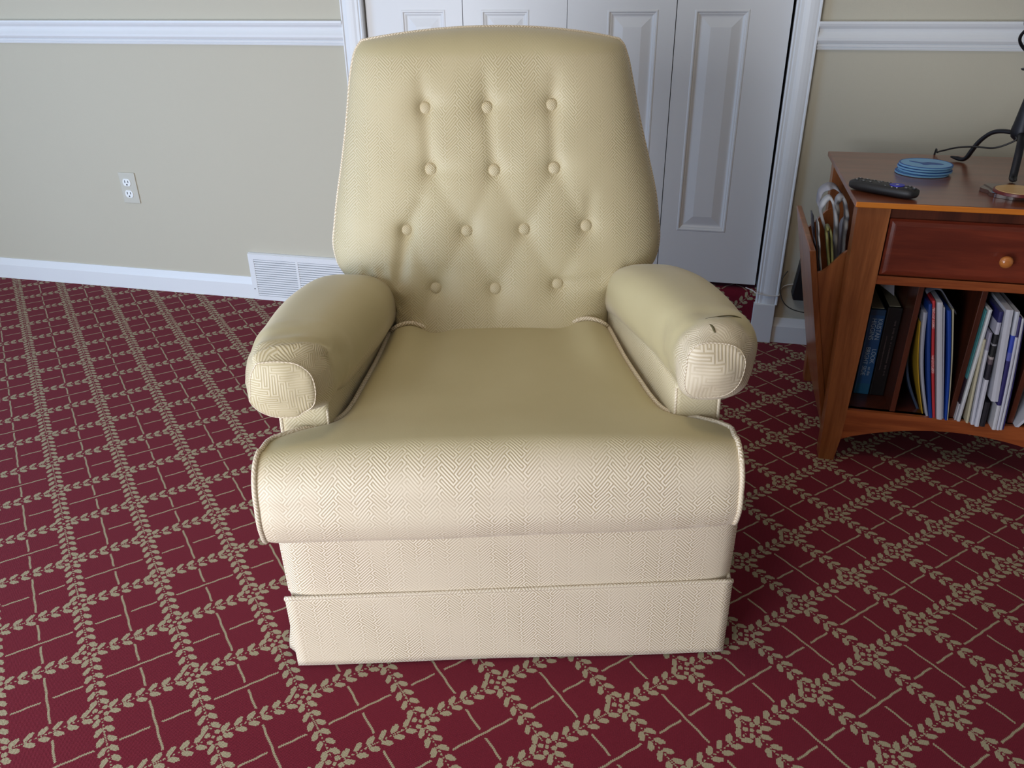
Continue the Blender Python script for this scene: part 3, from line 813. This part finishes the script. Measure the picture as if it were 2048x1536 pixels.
# rails, apron, panels, shelf, dividers
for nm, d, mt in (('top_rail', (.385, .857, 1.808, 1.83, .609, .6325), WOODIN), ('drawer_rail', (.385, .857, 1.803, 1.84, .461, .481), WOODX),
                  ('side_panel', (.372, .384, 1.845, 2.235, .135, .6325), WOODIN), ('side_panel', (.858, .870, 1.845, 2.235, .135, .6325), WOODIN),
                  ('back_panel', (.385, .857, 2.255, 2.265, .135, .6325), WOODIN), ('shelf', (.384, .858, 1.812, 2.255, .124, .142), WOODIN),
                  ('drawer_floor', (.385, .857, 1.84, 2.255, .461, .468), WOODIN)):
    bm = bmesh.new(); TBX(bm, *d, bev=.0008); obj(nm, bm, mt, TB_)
for xc in (.484, .612, .738):
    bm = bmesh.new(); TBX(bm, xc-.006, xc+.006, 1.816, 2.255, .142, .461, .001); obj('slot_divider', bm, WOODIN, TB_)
bm = bmesh.new()
pts = [(.380, .142), (.862, .142), (.862, .060)]+[(.862-.482*k/24, .060+.050*math.sin(PI*k/24)**.8) for k in range(1, 24)]+[(.380, .060)]
prism(bm, [(p[0]+ox, p[1]) for p in pts], 1.802+oy, 1.824+oy, 'y'); obj('arched_apron', bm, WOODX, TB_)
for xs, x2 in ((.375, .383), (.859, .867)):
    bm = bmesh.new(); pts = [(1.845, .135), (2.235, .135), (2.235, .06)]+[(2.235-.39*k/16, .06+.04*math.sin(PI*k/16)) for k in range(1, 16)]+[(1.845, .06)]
    prism(bm, [(p[0]+oy, p[1]) for p in pts], xs+ox, x2+ox, 'x'); obj('side_apron', bm, WOODX, TB_)
# drawer
bm = bmesh.new(); f0, f1 = .388, .854; zb, zt = .484, .609
rings = []
for d, y in ((0, 1.812), (0, 1.802), (.004, 1.7965), (.010, 1.7945), (.013, 1.7940)):
    rings.append([bm.verts.new(c) for c in ((f0+d+ox, y+oy, zb+d), (f1-d+ox, y+oy, zb+d), (f1-d+ox, y+oy, zt-d), (f0+d+ox, y+oy, zt-d))])
for a, b in zip(rings, rings[1:]):
    for k in range(4): bm.faces.new((a[k], a[(k+1) % 4], b[(k+1) % 4], b[k]))
bm.faces.new(rings[0]); bm.faces.new(rings[-1])
dr = obj('drawer', bm, WOODD, TB_)
bm = bmesh.new(); lathe(bm, [(.006, 0), (.0055, .008), (.009, .012), (.0125, .017), (.013, .022), (.010, .0265), (.005, .0285), (.0005, .029)], 28)
kb = obj('knob', bm, KNOBM, dr, True); kb.rotation_euler = (PI/2, 0, 0); kb.location = (.621+ox, 1.795+oy, .537)
# magazine pocket on the left side
bm = bmesh.new()
# outer board: leaning out, front edge low-to-high
y0, y1 = 1.858, 2.262
def obx(z): return .343-(z-.05)*.215
for (ya, yb) in ((y0, y1),):
    sec = [(obx(.05), .05), (obx(.512), .512), (obx(.512)+.014, .512), (obx(.05)+.014, .05)]
    prism(bm, [(p[0]+ox, p[1]) for p in sec], ya+oy, yb+oy, 'y')
ob = obj('pocket_board', bm, WOOD, TB_); m_ = ob.modifiers.new('b', 'BEVEL'); m_.width = .0025; m_.segments = 3
def pocket_end(ya, yb):
    bm = bmesh.new(); N_ = 14; top = []
    for k in range(N_+1):
        t_ = k/N_; x = .270+(.345-.270)*t_; z = .458+.058*sst(.0, .85, t_)
        top.append((x, z))
    pts = top+[(.350, .45), (.352, .04)]+[(obx(.05)+.010, .045)]+[(obx(.45)+.012, .45)]
    prism(bm, [(p[0]+ox, p[1]) for p in pts], ya+oy, yb+oy, 'y'); obj('pocket_end', bm, WOOD, TB_)
pocket_end(1.862, 1.874); pocket_end(2.232, 2.244)
bm = bmesh.new(); TBX(bm, .352, .371, 1.874, 2.232, .050, .058); obj('pocket_floor', bm, WOODIN, TB_)

# ---- printed matter: upright magazines, spine to the front
def sheet(name, label, cat, xb, xt, z_b, z_t, y0, depth, th, mat, bow=0, group=None, ftop=None, rearshift=0, thb=None):
    """a bound magazine standing on its lower edge; its front outline runs from xb (foot) to xt (head) and may bow"""
    bm = bmesh.new(); N_ = 18; R = []
    for k in range(N_+1):
        t_ = k/N_; x = xb+(xt-xb)*t_+bow*math.sin(PI*t_); z = z_b+(z_t-z_b)*t_
        if ftop and t_ > .8: x += ftop*((t_-.8)/.2)**2
        h = (thb if thb else th)*(1-t_)+th*t_; h /= 2
        R.append([bm.verts.new(c) for c in ((x-h, y0, z), (x, y0-.0012, z), (x+h, y0, z), (x+h+rearshift, y0+depth, z), (x-h+rearshift, y0+depth, z))])
    for a, b in zip(R, R[1:]):
        for q in range(5): bm.faces.new((a[q], a[(q+1) % 5], b[(q+1) % 5], b[q]))
    bm.faces.new(R[0][::-1]); bm.faces.new(R[-1])
    o = obj(name, bm, mat); tag(o, label, cat, group); return o
G2 = 'magazines in the second slot from the left'; G3 = 'magazines in the third slot'
S = .1421
WP = page_mat('white_paper', (196, 198, 210)); WP2 = page_mat('grey_paper', (172, 176, 192)); CRM = page_mat('cream_paper', (196, 190, 164))
sheet('folder', 'dark blue folder bowed against the first slot divider of the end table', 'folder', .546, .4945, S, .33, 1.845, .20, .004, page_mat('navy_cover', (58, 72, 96)), -.016, G2, thb=.006)
sheet('booklet', 'thin yellow booklet in the second slot of the end table', 'booklet', .5525, .4995, S, .372, 1.822, .20, .0024, page_mat('yellow_cover', (204, 164, 52)), -.007, G2)
sheet('notebook', 'white spiral bound notebook between the yellow booklet and a blue binder', 'notebook', .5600, .5025, S, .400, 1.812, .21, .0080, WP2, -.009, G2, thb=.005)
sheet('binder', 'slim blue binder left of the red spine in the second slot', 'binder', .5665, .5060, S, .423, 1.804, .21, .0068, page_mat('blue_cover', (24, 62, 138)), -.004, G2)
redb = NT('red_spine'); o_, x_, y_, z_ = redb.obj()
bnd = redb.lt(redb.ab(redb.sub(redb.noise(redb.mapping(o_, (400, 400, 260)), 1, 1), .5)), .06)
inz = redb.mx(redb.mul(redb.gt(z_, .365), redb.lt(z_, .415)), redb.mul(redb.gt(z_, .255), redb.lt(z_, .30)))
redb.set(color=redb.mix(redb.mul(redb.mul(bnd, inz), .8), srgb(196, 52, 60), srgb(236, 200, 200)), rough=.4)
sheet('book', 'book with a red spine in the second slot of the end table', 'book', .5742, .5125, S, .430, 1.808, .21, .0058, redb.m, -.002, G2)
sheet('magazine', 'thick white magazine right of the red spine', 'magazine', .5842, .5232, S, .430, 1.800, .21, .0108, WP, 0, G2)
sheet('magazine', 'thin white magazine left of the bright blue binder', 'magazine', .5924, .5355, S, .417, 1.806, .21, .0038, WP, 0, G2)
sheet('binder', 'bright blue binder with a wide spine at the right of the second slot', 'binder', .5985, .5455, S, .413, 1.800, .21, .0075, page_mat('bright_blue_cover', (20, 66, 160)), .003, G2, thb=.0045)
sheet('booklet', 'thin cream booklet at the right end of the second slot', 'booklet', .6022, .5532, S, .416, 1.801, .21, .0030, CRM, .003, G2, thb=.0018)
# limp magazine flopped over the top
bm = bmesh.new(); R = []
for k in range(19):
    t_ = k/18; x = .497+.066*t_; z = .436+.014*math.sin(PI*min(1, t_*1.25+.12))-.034*max(0, t_-.45)/.55*(t_)
    R.append([bm.verts.new((x, y, z+dz)) for y, dz in ((1.815+.010*math.sin(t_*5), 0), (2.03, .004), (2.03, .008), (1.815+.010*math.sin(t_*5), .004))])
for a, b in zip(R, R[1:]):
    for q in range(4): bm.faces.new((a[q], a[(q+1) % 4], b[(q+1) % 4], b[q]))
bm.faces.new(R[0]); bm.faces.new(R[-1])
tag(obj('magazine', bm, page_mat('dark_grey_cover', (74, 76, 88)), None, True), 'limp dark grey magazine flopped over the tops in the second slot', 'magazine', G2)
# third slot
sheet('book', 'white book with a teal edge leaning left in the third slot', 'book', .6254, .6264, S, .421, 1.800, .20, .0066, banded('white_teal', [(0, (196, 198, 206)), (.2, (206, 210, 214))]), .0, G3)
sheet('booklet', 'teal booklet pressed against the slot divider behind the white book', 'booklet', .6198, .6204, S, .417, 1.806, .20, .0028, banded('teal_cover', [(0, (190, 190, 200)), (.185, (34, 24, 40)), (.25, (62, 128, 134))]), 0, G3)
sheet('booklet', 'short pink and red patterned booklet in the third slot', 'booklet', .6340, .6300, S, .238, 1.822, .18, .0055, plain('pink_print', srgb(168, 62, 84), .5, .5, 160), -.002, G3, thb=.005)
sheet('magazine', 'cream magazine right of the pink booklet', 'magazine', .6430, .6305, S, .352, 1.796, .20, .0050, CRM, -.001, G3)
sheet('magazine', 'white magazine with a dark edge right of the cream one', 'magazine', .6522, .6362, S, .372, 1.790, .20, .0060, banded('white_dark_edge', [(0, (198, 200, 212)), (.33, (150, 148, 170))]), -.001, G3)
sheet('magazine', 'white magazine with dark bands on its upper half', 'magazine', .6600, .6424, S, .425, 1.783, .20, .0080, banded('dark_banded_cover', [(0, (200, 202, 214)), (.262, (36, 34, 46)), (.300, (96, 84, 92)), (.312, (170, 160, 160)), (.318, (30, 32, 34)), (.345, (150, 150, 158)), (.349, (26, 28, 34)), (.372, (176, 176, 192)), (.400, (34, 34, 92))]), 0, G3)
sheet('magazine', 'black covered magazine low in the third slot', 'magazine', .6722, .6690, S, .205, 1.786, .19, .0105, plain('black_print', srgb(36, 36, 42), .4, .4, 90), 0, G3)
sheet('newspaper', 'rolled white newspaper swelling out of the third slot', 'newspaper', .6778, .6545, .2135, .433, 1.776, .20, .0140, WP, .0, G3, thb=.014)
sheet('magazine', 'white magazine with a blue patch beside the rolled newspaper', 'magazine', .6940, .6705, S, .430, 1.776, .20, .0080, banded('blue_patch_cover', [(0, (196, 198, 206)), (.205, (42, 40, 100)), (.315, (92, 100, 176)), (.335, (52, 74, 178)), (.375, (188, 192, 204))]), .001, G3)
sheet('magazine', 'white magazine with a navy head in the third slot', 'magazine', .7022, .6785, S, .418, 1.776, .20, .0055, banded('navy_head_cover', [(0, (192, 194, 208)), (.372, (44, 40, 96))]), .001, G3)
sheet('magazine', 'pale magazine near the third slot divider', 'magazine', .7088, .6848, S, .415, 1.778, .20, .0050, WP, .002, G3)
sheet('booklet', 'navy booklet at the right end of the third slot', 'booklet', .7145, .6902, S, .405, 1.782, .20, .0032, page_mat('navy_print', (52, 48, 110)), .002, G3)
# fourth slot: a book lying far over
bm = bmesh.new()
vsl = [(.745, S), (.752, S), (.846, .298), (.8395, .3022)]
prism(bm, vsl, 1.800, 2.00, 'y'); tag(obj('book', bm, [WP]), 'white book leaning far to the right in the last slot of the end table', 'book')
# first slot
bk = thing('book', 'blue hardback with the spine lettering KRISTAN HIGGINS in the first slot', 'book', (.4245, 1.99, S), 0, 'books in the first slot')
BLUEB = banded('blue_spine', [(0, (34, 96, 132)), (.03, (32, 88, 140)), (.12, (28, 80, 132)), (.21, (28, 68, 106))], .4)
bm = bmesh.new(); bx(bm, -.0175, .0175, -.095, .08, 0, .2245, .002); obj('cover', bm, BLUEB, bk)
bm = bmesh.new(); bx(bm, -.0135, .0135, -.085, .0808, .003, .2255); obj('pages', bm, CRM, bk)
bm = bmesh.new(); bx(bm, -.0162, -.0146, -.0958, -.094, .012, .212); obj('spine_stripe', bm, page_mat('light_blue_print', (70, 110, 160)), bk)
LET = plain('pale_spine_lettering', srgb(168, 192, 212), .5, .02)
def text(s_, x, z, size, parent, mat, y=-.0957, sx=1.0):
    cu = bpy.data.curves.new('spine_text', 'FONT'); cu.body = s_; cu.size = size; cu.extrude = .0003; cu.align_x = 'LEFT'; cu.align_y = 'CENTER'
    t_ = bpy.data.objects.new('t', cu); C.objects.link(t_); bpy.context.view_layer.update()
    me = bpy.data.meshes.new_from_object(t_.evaluated_get(bpy.context.evaluated_depsgraph_get()))
    bpy.data.objects.remove(t_); o = bpy.data.objects.new('spine_text', me); C.objects.link(o); me.materials.clear(); me.materials.append(mat)
    o.parent = parent; o.matrix_local = Matrix(((0, 1, 0, x), (0, 0, -1, y), (-1, 0, 0, z), (0, 0, 0, 1))) @ Matrix.Scale(sx, 4, (1, 0, 0))
    return o
text('KRISTAN', .0080, .203, .0150, bk, LET, sx=.92); text('HIGGINS', -.0050, .203, .0150, bk, LET, sx=.95)
text('LOOK', .0085, .124, .0140, bk, LET, sx=1.0); text('on the', .0065, .076, .0095, bk, LET, sx=.95); text('BRIGHT SIDE', -.0055, .128, .0140, bk, LET, sx=.95)
bk2 = thing('book', 'black hardback with faint small lettering right of the blue hardback', 'book', (.4605, 1.985, S), 0, 'books in the first slot')
bm = bmesh.new(); bx(bm, -.0165, .0165, -.09, .09, 0, .232, .002); obj('cover', bm, page_mat('black_cover', (24, 22, 24)), bk2)
bm = bmesh.new(); bx(bm, -.0125, .0125, -.08, .0908, .003, .233); obj('pages', bm, CRM, bk2)
FAINT = plain('faint_spine_print', srgb(84, 70, 70), .6); random.seed(3)
bm = bmesh.new()
for cx_, za, zb_, hgt in ((.006, .20, .055, .0042), (-.006, .16, .07, .0030)):
    z = za
    while z > zb_:
        L_ = random.uniform(.001, .0022)
        if random.random() < .86: bx(bm, cx_-hgt/2*random.uniform(.5, 1), cx_+hgt/2*random.uniform(.5, 1), -.0906, -.0896, z-L_, z)
        z -= L_+random.uniform(.0008, .0016)
obj('spine_print', bm, FAINT, bk2)
bm = bmesh.new(); vs_ = [bm.verts.new(c) for c in ((.4465, 2.05, .3780), (.472, 2.05, .3780), (.4590, 1.93, .391), (.4410, 1.93, .404), (.4230, 1.93, .416), (.4300, 1.945, .428), (.4560, 1.945, .424))]
bm.faces.new((vs_[0], vs_[1], vs_[2], vs_[3])); bm.faces.new((vs_[3], vs_[2], vs_[6], vs_[5], vs_[4]))
bmesh.ops.solidify(bm, geom=list(bm.faces), thickness=.0012)
tag(obj('paper_sheet', bm, page_mat('folded_paper', (170, 172, 184))), 'folded white paper sheet standing on top of the black hardback', 'paper')

# ---- magazine pocket contents
def curl(name, label, cat, pts, y0, depth, th, mat, group='papers in the side pocket'):
    q = catmull([(p[0], 0, p[1]) for p in pts], 8); bm = bmesh.new(); R = []
    for k, p in enumerate(q):
        a = q[max(0, k-1)]; b = q[min(len(q)-1, k+1)]; t_ = (b-a).normalized(); n_ = Vector((-t_.z, 0, t_.x))*th/2
        R.append([bm.verts.new(c) for c in ((p.x-n_.x, y0+.004*math.sin(k*.7), p.z-n_.z), (p.x+n_.x, y0+.004*math.sin(k*.7), p.z+n_.z), (p.x+n_.x, y0+depth, p.z+n_.z), (p.x-n_.x, y0+depth, p.z-n_.z))])
    for a, b in zip(R, R[1:]):
        for z in range(4): bm.faces.new((a[z], a[(z+1) % 4], b[(z+1) % 4], b[z]))
    bm.faces.new(R[0]); bm.faces.new(R[-1])
    o = obj(name, bm, mat, None, True); tag(o, label, cat, group); return o
PB = page_mat('grey_plastic_bag', (168, 168, 180)); PW = page_mat('newsprint', (196, 200, 210)); PY = page_mat('yellow_green_cover', (150, 150, 96))
inn = lambda z: .343-(z-.05)*.215+.0145
curl('magazine', 'thin dark magazine against the outer board of the side pocket', 'magazine', [(inn(z)+.004, z) for z in (.070, .20, .32, .435, .500)]+[(.255, .535), (.247, .575)], 1.915, .055, .003, page_mat('dark_print', (44, 44, 58)))
curl('magazine', 'white backed magazine beside the dark one in the side pocket', 'magazine', [(inn(z)+.0125, z) for z in (.070, .20, .32, .435, .500)]+[(.266, .535), (.261, .560)], 1.912, .060, .0025, PW)
curl('newspaper', 'folded newspaper with a yellow green lower half in the side pocket', 'newspaper', [(.3440, .22), (.326, .33), (.305, .44), (.286, .520), (.282, .546), (.289, .545), (.300, .50), (.313, .42), (.336, .28), (.3500, .22)], 1.905, .042, .004, PY)
curl('newspaper', 'white newspaper folded into a tall open loop in the side pocket', 'newspaper', [(.345, .22), (.336, .30), (.322, .42), (.307, .495), (.281, .542), (.268, .582), (.284, .606), (.300, .577), (.310, .530), (.316, .485), (.336, .40), (.348, .30)], 1.955, .040, .0055, PW)
curl('newspaper', 'white newspaper with a narrow fold at the right of the side pocket', 'newspaper', [(.3475, .22), (.338, .30), (.327, .44), (.319, .51), (.313, .560), (.309, .588), (.319, .598), (.331, .572), (.336, .547), (.337, .516), (.342, .44), (.347, .30)], 2.000, .045, .0065, PW)
curl('plastic_bag', 'grey plastic bag arching over the newspapers in the side pocket', 'bag', [(.275, .560), (.276, .590), (.292, .606), (.312, .604), (.332, .580), (.346, .545), (.347, .525), (.340, .505), (.344, .44), (.350, .30), (.352, .16)], 2.055, .07, .002, PB)

# ---- on the table top
ZT_ = TZ
rem = thing('remote_control', 'black remote control with a blue pad lying on the table corner', 'remote', (.3745, 1.868, ZT_+.0004), math.radians(-35))
rem.scale = (1.12, 1.12, 1.1)
bm = bmesh.new(); N_ = 30; R = []
for k in range(N_+1):
    t_ = k/N_; x = -.069+.138*t_; e = (1-abs(2*t_-1)**7)**.5; hw = .0205*e*(1-.05*math.cos(2*PI*t_)); hh = .0105*e**.8
    r = []
    for a in range(20):
        an = 2*PI*a/20; ca, sa = math.cos(an), math.sin(an)
        r.append(bm.verts.new((x, hw*math.copysign(abs(ca)**.7, ca), .0105+hh*math.copysign(abs(sa)**(.45 if sa > 0 else .9), sa))))
    R.append(r)
for a, b in zip(R, R[1:]):
    for z in range(20): bm.faces.new((a[z], a[(z+1) % 20], b[(z+1) % 20], b[z]))
bm.faces.new(R[0][::-1]); bm.faces.new(R[-1])
obj('remote_body', bm, BLACK, rem, True)
BTNM = plain('remote_button', srgb(40, 40, 44), .5); PURP = plain('blue_pad', srgb(46, 48, 176), .45); GLY = plain('button_glyph', srgb(190, 192, 200), .5)
def disc(parent, nm, x, y, rx, ry, z, h, mat):
    bm = bmesh.new(); pts = [(x+rx*math.cos(2*PI*k/20), y+ry*math.sin(2*PI*k/20)) for k in range(20)]; prism(bm, pts, z, z+h, 'z'); return obj(nm, bm, mat, parent)
pad = disc(rem, 'direction_pad', .025, .001, .0135, .0125, .0195, .0026, PURP)
disc(pad, 'ok_mark', .025, .001, .003, .002, .0221, .0003, GLY)
for (x, y) in ((-.052, .007), (-.052, -.007), (-.038, .008), (-.038, -.008), (-.024, .008), (-.024, -.008), (-.010, .009), (-.010, -.001), (.005, .010), (.046, .008), (.046, -.008), (.058, 0)):
    b_ = disc(rem, 'rubber_button', x, y, .0048, .0036, .0196, .0018, BTNM)
    disc(b_, 'button_mark', x, y, .0016, .0010, .0214, .0003, GLY)
for (x, y) in ((.008, -.0135), (.022, -.0160), (.032, -.0160)):
    disc(rem, 'button_mark', x, y+.001, .0016, .0012, .0190, .0014, GLY)

LB = plain('light_blue_coaster', srgb(122, 178, 222), .5, .05); DB = plain('dark_blue_print', srgb(30, 84, 160), .5, .05)
cz = ZT_+.0004
for k, (dx, dy) in enumerate(((-.004, -.002), (.003, .001), (0, .002), (.002, 0))):
    lab = ['lowest light blue round coaster of the stack on the table', 'second lowest round blue coaster of the stack on the table', 'third round blue coaster up in the stack on the table', 'topmost blue round coaster with a dark blue bird shape'][k]
    c_ = thing('coaster', lab, 'coaster', (.5015+dx, 2.098+dy, cz), .2*k, 'stack of blue coasters')
    bm = bmesh.new(); lathe(bm, [(.0570, 0), (.0590, .0008), (.0590, .0044), (.0580, .0052)], 96); obj('disc', bm, LB, c_)
    bm = bmesh.new(); seg = 96; rin, rout, z_ = .0556, .0580, .0056
    lathe(bm, [(rout+.0009, .0040), (rout+.0009, .0050), (rout, z_), (rin, z_), (rin, .0050)], seg); obj('rim_line', bm, DB, c_)
    # keep the ring open in the middle
    me = c_.children[-1].data; b2 = bmesh.new(); b2.from_mesh(me)
    for f in [f for f in b2.faces if len(f.verts) > 4]: b2.faces.remove(f)
    b2.to_mesh(me); b2.free()
    if k == 3:
        bm = bmesh.new(); out2 = [(-.034, .020), (-.022, .014), (-.008, .004), (.006, .010), (.020, .006), (.034, -.004), (.036, -.012), (.022, -.016), (.008, -.015), (-.002, -.022), (-.010, -.020), (-.012, -.010), (-.020, .002), (-.030, .010)]
        q = [(p.x, p.y) for p in catmull([(a, b, 0) for a, b in out2], 4, True)]
        prism(bm, q, .0050, .0058, 'z'); obj('bird_print', bm, DB, c_).rotation_euler = (0, 0, -.6)
    cz += .0060
# wood coaster over a dark one
dk = thing('coaster', 'dark brown irregular slab coaster under the pale wooden disc', 'coaster', (.640, 1.921, ZT_+.0004))
bm = bmesh.new(); pts = [((.056+.005*math.sin(3*a+1)+.003*math.sin(7*a))*math.cos(a), (.056+.005*math.sin(3*a+1)+.003*math.sin(7*a))*math.sin(a)) for a in [2*PI*k/144 for k in range(144)]]
prism(bm, pts, 0, .008, 'z'); obj('slab', bm, plain('dark_resin', srgb(74, 44, 36), .3, .5, 25, coat=.6), dk)
bm = bmesh.new(); pts = [(-.044, -.030), (-.030, -.038), (-.012, -.044), (-.014, -.036), (-.030, -.026), (-.042, -.018)]; prism(bm, pts, .0075, .0086, 'z'); obj('pale_patch', bm, plain('pale_blue_glaze', srgb(116, 140, 168), .3), dk)
pw = thing('coaster', 'pale wooden disc coaster with a dark rim in front of the lamp foot', 'coaster', (.645, 1.889, ZT_+.0092))
bm = bmesh.new(); lathe(bm, [(.0455, 0), (.0475, .001), (.0475, .0062), (.0462, .0070)], 96); obj('rim', bm, plain('mahogany_rim', srgb(96, 36, 34), .35), pw)
bm = bmesh.new(); lathe(bm, [(.0440, .0066), (.0440, .0076)], 96); obj('inlay', bm, wood_mat('pale_inlay_wood', srgb(206, 160, 98), srgb(224, 184, 124), 0, .4), pw)

# lamp: three curved iron feet, tapered stem, open twisted basket, shade above the view
LC = Vector((.7095, 2.160, 0))
lamp = thing('table_lamp', 'black wrought iron table lamp with curved feet and an open twisted basket', 'lamp', (LC.x, LC.y, ZT_+.0004))
for ang in (math.radians(135.5), math.radians(255.5), math.radians(15.5)):
    d = Vector((math.cos(ang), math.sin(ang), 0)); P0 = [(.155, .0080), (.140, .0072), (.124, .0066), (.114, .013), (.106, .030), (.092, .056), (.070, .078), (.046, .086), (.012, .087)]
    q = catmull([d*r+Vector((0, 0, z)) for r, z in P0], 5); bm = bmesh.new()
    rr = [(.003+.0055*min(1, k/6)) for k in range(len(q))]
    tube(bm, q, rr, 8, flat=.62, up=(0, 0, 1)); obj('foot', bm, IRON, lamp, True)
bm = bmesh.new(); lathe(bm, [(.010, .070), (.020, .078), (.023, .088), (.023, .098), (.021, .110), (.014, .165), (.010, .205), (.007, .222)], 24); obj('stem', bm, IRON, lamp, True)
bm = bmesh.new(); lathe(bm, [(.004, .222), (.034, .226), (.036, .229), (.004, .232)], 28); obj('drip_disc', bm, IRON, lamp, True)
for k in range(5):
    a0 = 2*PI*k/5+.3; q = []
    for i in range(33):
        t_ = i/32; r = .006+.050*math.sin(PI*t_)**.9; a = a0+PI*1.15*t_
        q.append((r*math.cos(a), r*math.sin(a), .232+.150*t_))
    bm = bmesh.new(); tube(bm, q, .0036, 8); obj('basket_wire', bm, IRON, lamp, True)
bm = bmesh.new(); lathe(bm, [(.005, .380), (.012, .386), (.008, .395), (.006, .50), (.006, .72)], 16); obj('pole', bm, IRON, lamp, True)
bm = bmesh.new(); rings = []
for r, z in ((.17, .50), (.10, .74), (.098, .74), (.168, .50)):
    rings.append([bm.verts.new((r*math.cos(2*PI*k/40), r*math.sin(2*PI*k/40), z)) for k in range(40)])
for i in range(4):
    for k in range(40): bm.faces.new((rings[i][k], rings[i][(k+1) % 40], rings[(i+1) % 4][(k+1) % 40], rings[(i+1) % 4][k]))
for a in range(3): tube(bm, [(0, 0, .72), (.099*math.cos(a*2.1), .099*math.sin(a*2.1), .738)], .0015, 6)
obj('lamp_shade', bm, plain('linen_shade', srgb(214, 204, 180), .8), lamp, True)
CORD = [(.695, 2.145, .728), (.695, 2.145, .718), (.662, 2.16, .698), (.632, 2.21, .690), (.607, 2.26, .678), (.589, 2.30, .663), (.580, 2.328, .652), (.577, 2.341, .637), (.577, 2.37, .40), (.585, 2.44, .20)]
# lamp cord running off the back edge
bm = bmesh.new(); tube(bm, catmull(CORD, 8), .0022, 8)
pc = obj('power_cord', bm, BLACK, lamp, True); pc.location = -lamp.location

# behind the table: charger block, its cord, and the thin white wire round the casing
blk = thing('power_adapter', 'black power adapter block on the wall behind the side pocket', 'adapter', (.320, YW, .158))
bm = bmesh.new(); prism(bm, [(-.026, .018), (-.014, .135), (.030, .150), (.030, .0), (-.020, .0)], -.038, 0, 'y')
ob = obj('case', bm, BLACK, blk); m_ = ob.modifiers.new('b', 'BEVEL'); m_.width = .004; m_.segments = 3
bm = bmesh.new(); tube(bm, catmull([(.274, 2.50, .245), (.258, 2.49, .215), (.262, 2.485, .17), (.285, 2.485, .135), (.33, 2.485, .118), (.42, 2.48, .115)], 8), .0018, 8)
pc = obj('cord', bm, plain('grey_cord', srgb(64, 62, 56), .5), blk, True); pc.location = -blk.location
bm = bmesh.new(); tube(bm, catmull([(.155, 2.514, .176), (.178, 2.500, .172), (.189, 2.4885, .168), (.215, 2.4885, .164), (.240, 2.4885, .163), (.2575, 2.4900, .166), (.259, 2.505, .172), (.268, 2.506, .190), (.290, 2.505, .200), (.330, 2.505, .203)], 8), .0016, 8)
tag(obj('thin_wire', bm, plain('white_wire', srgb(214, 212, 206), .4), None, True), 'thin white wire wrapped around the door casing above its plinth', 'wire')
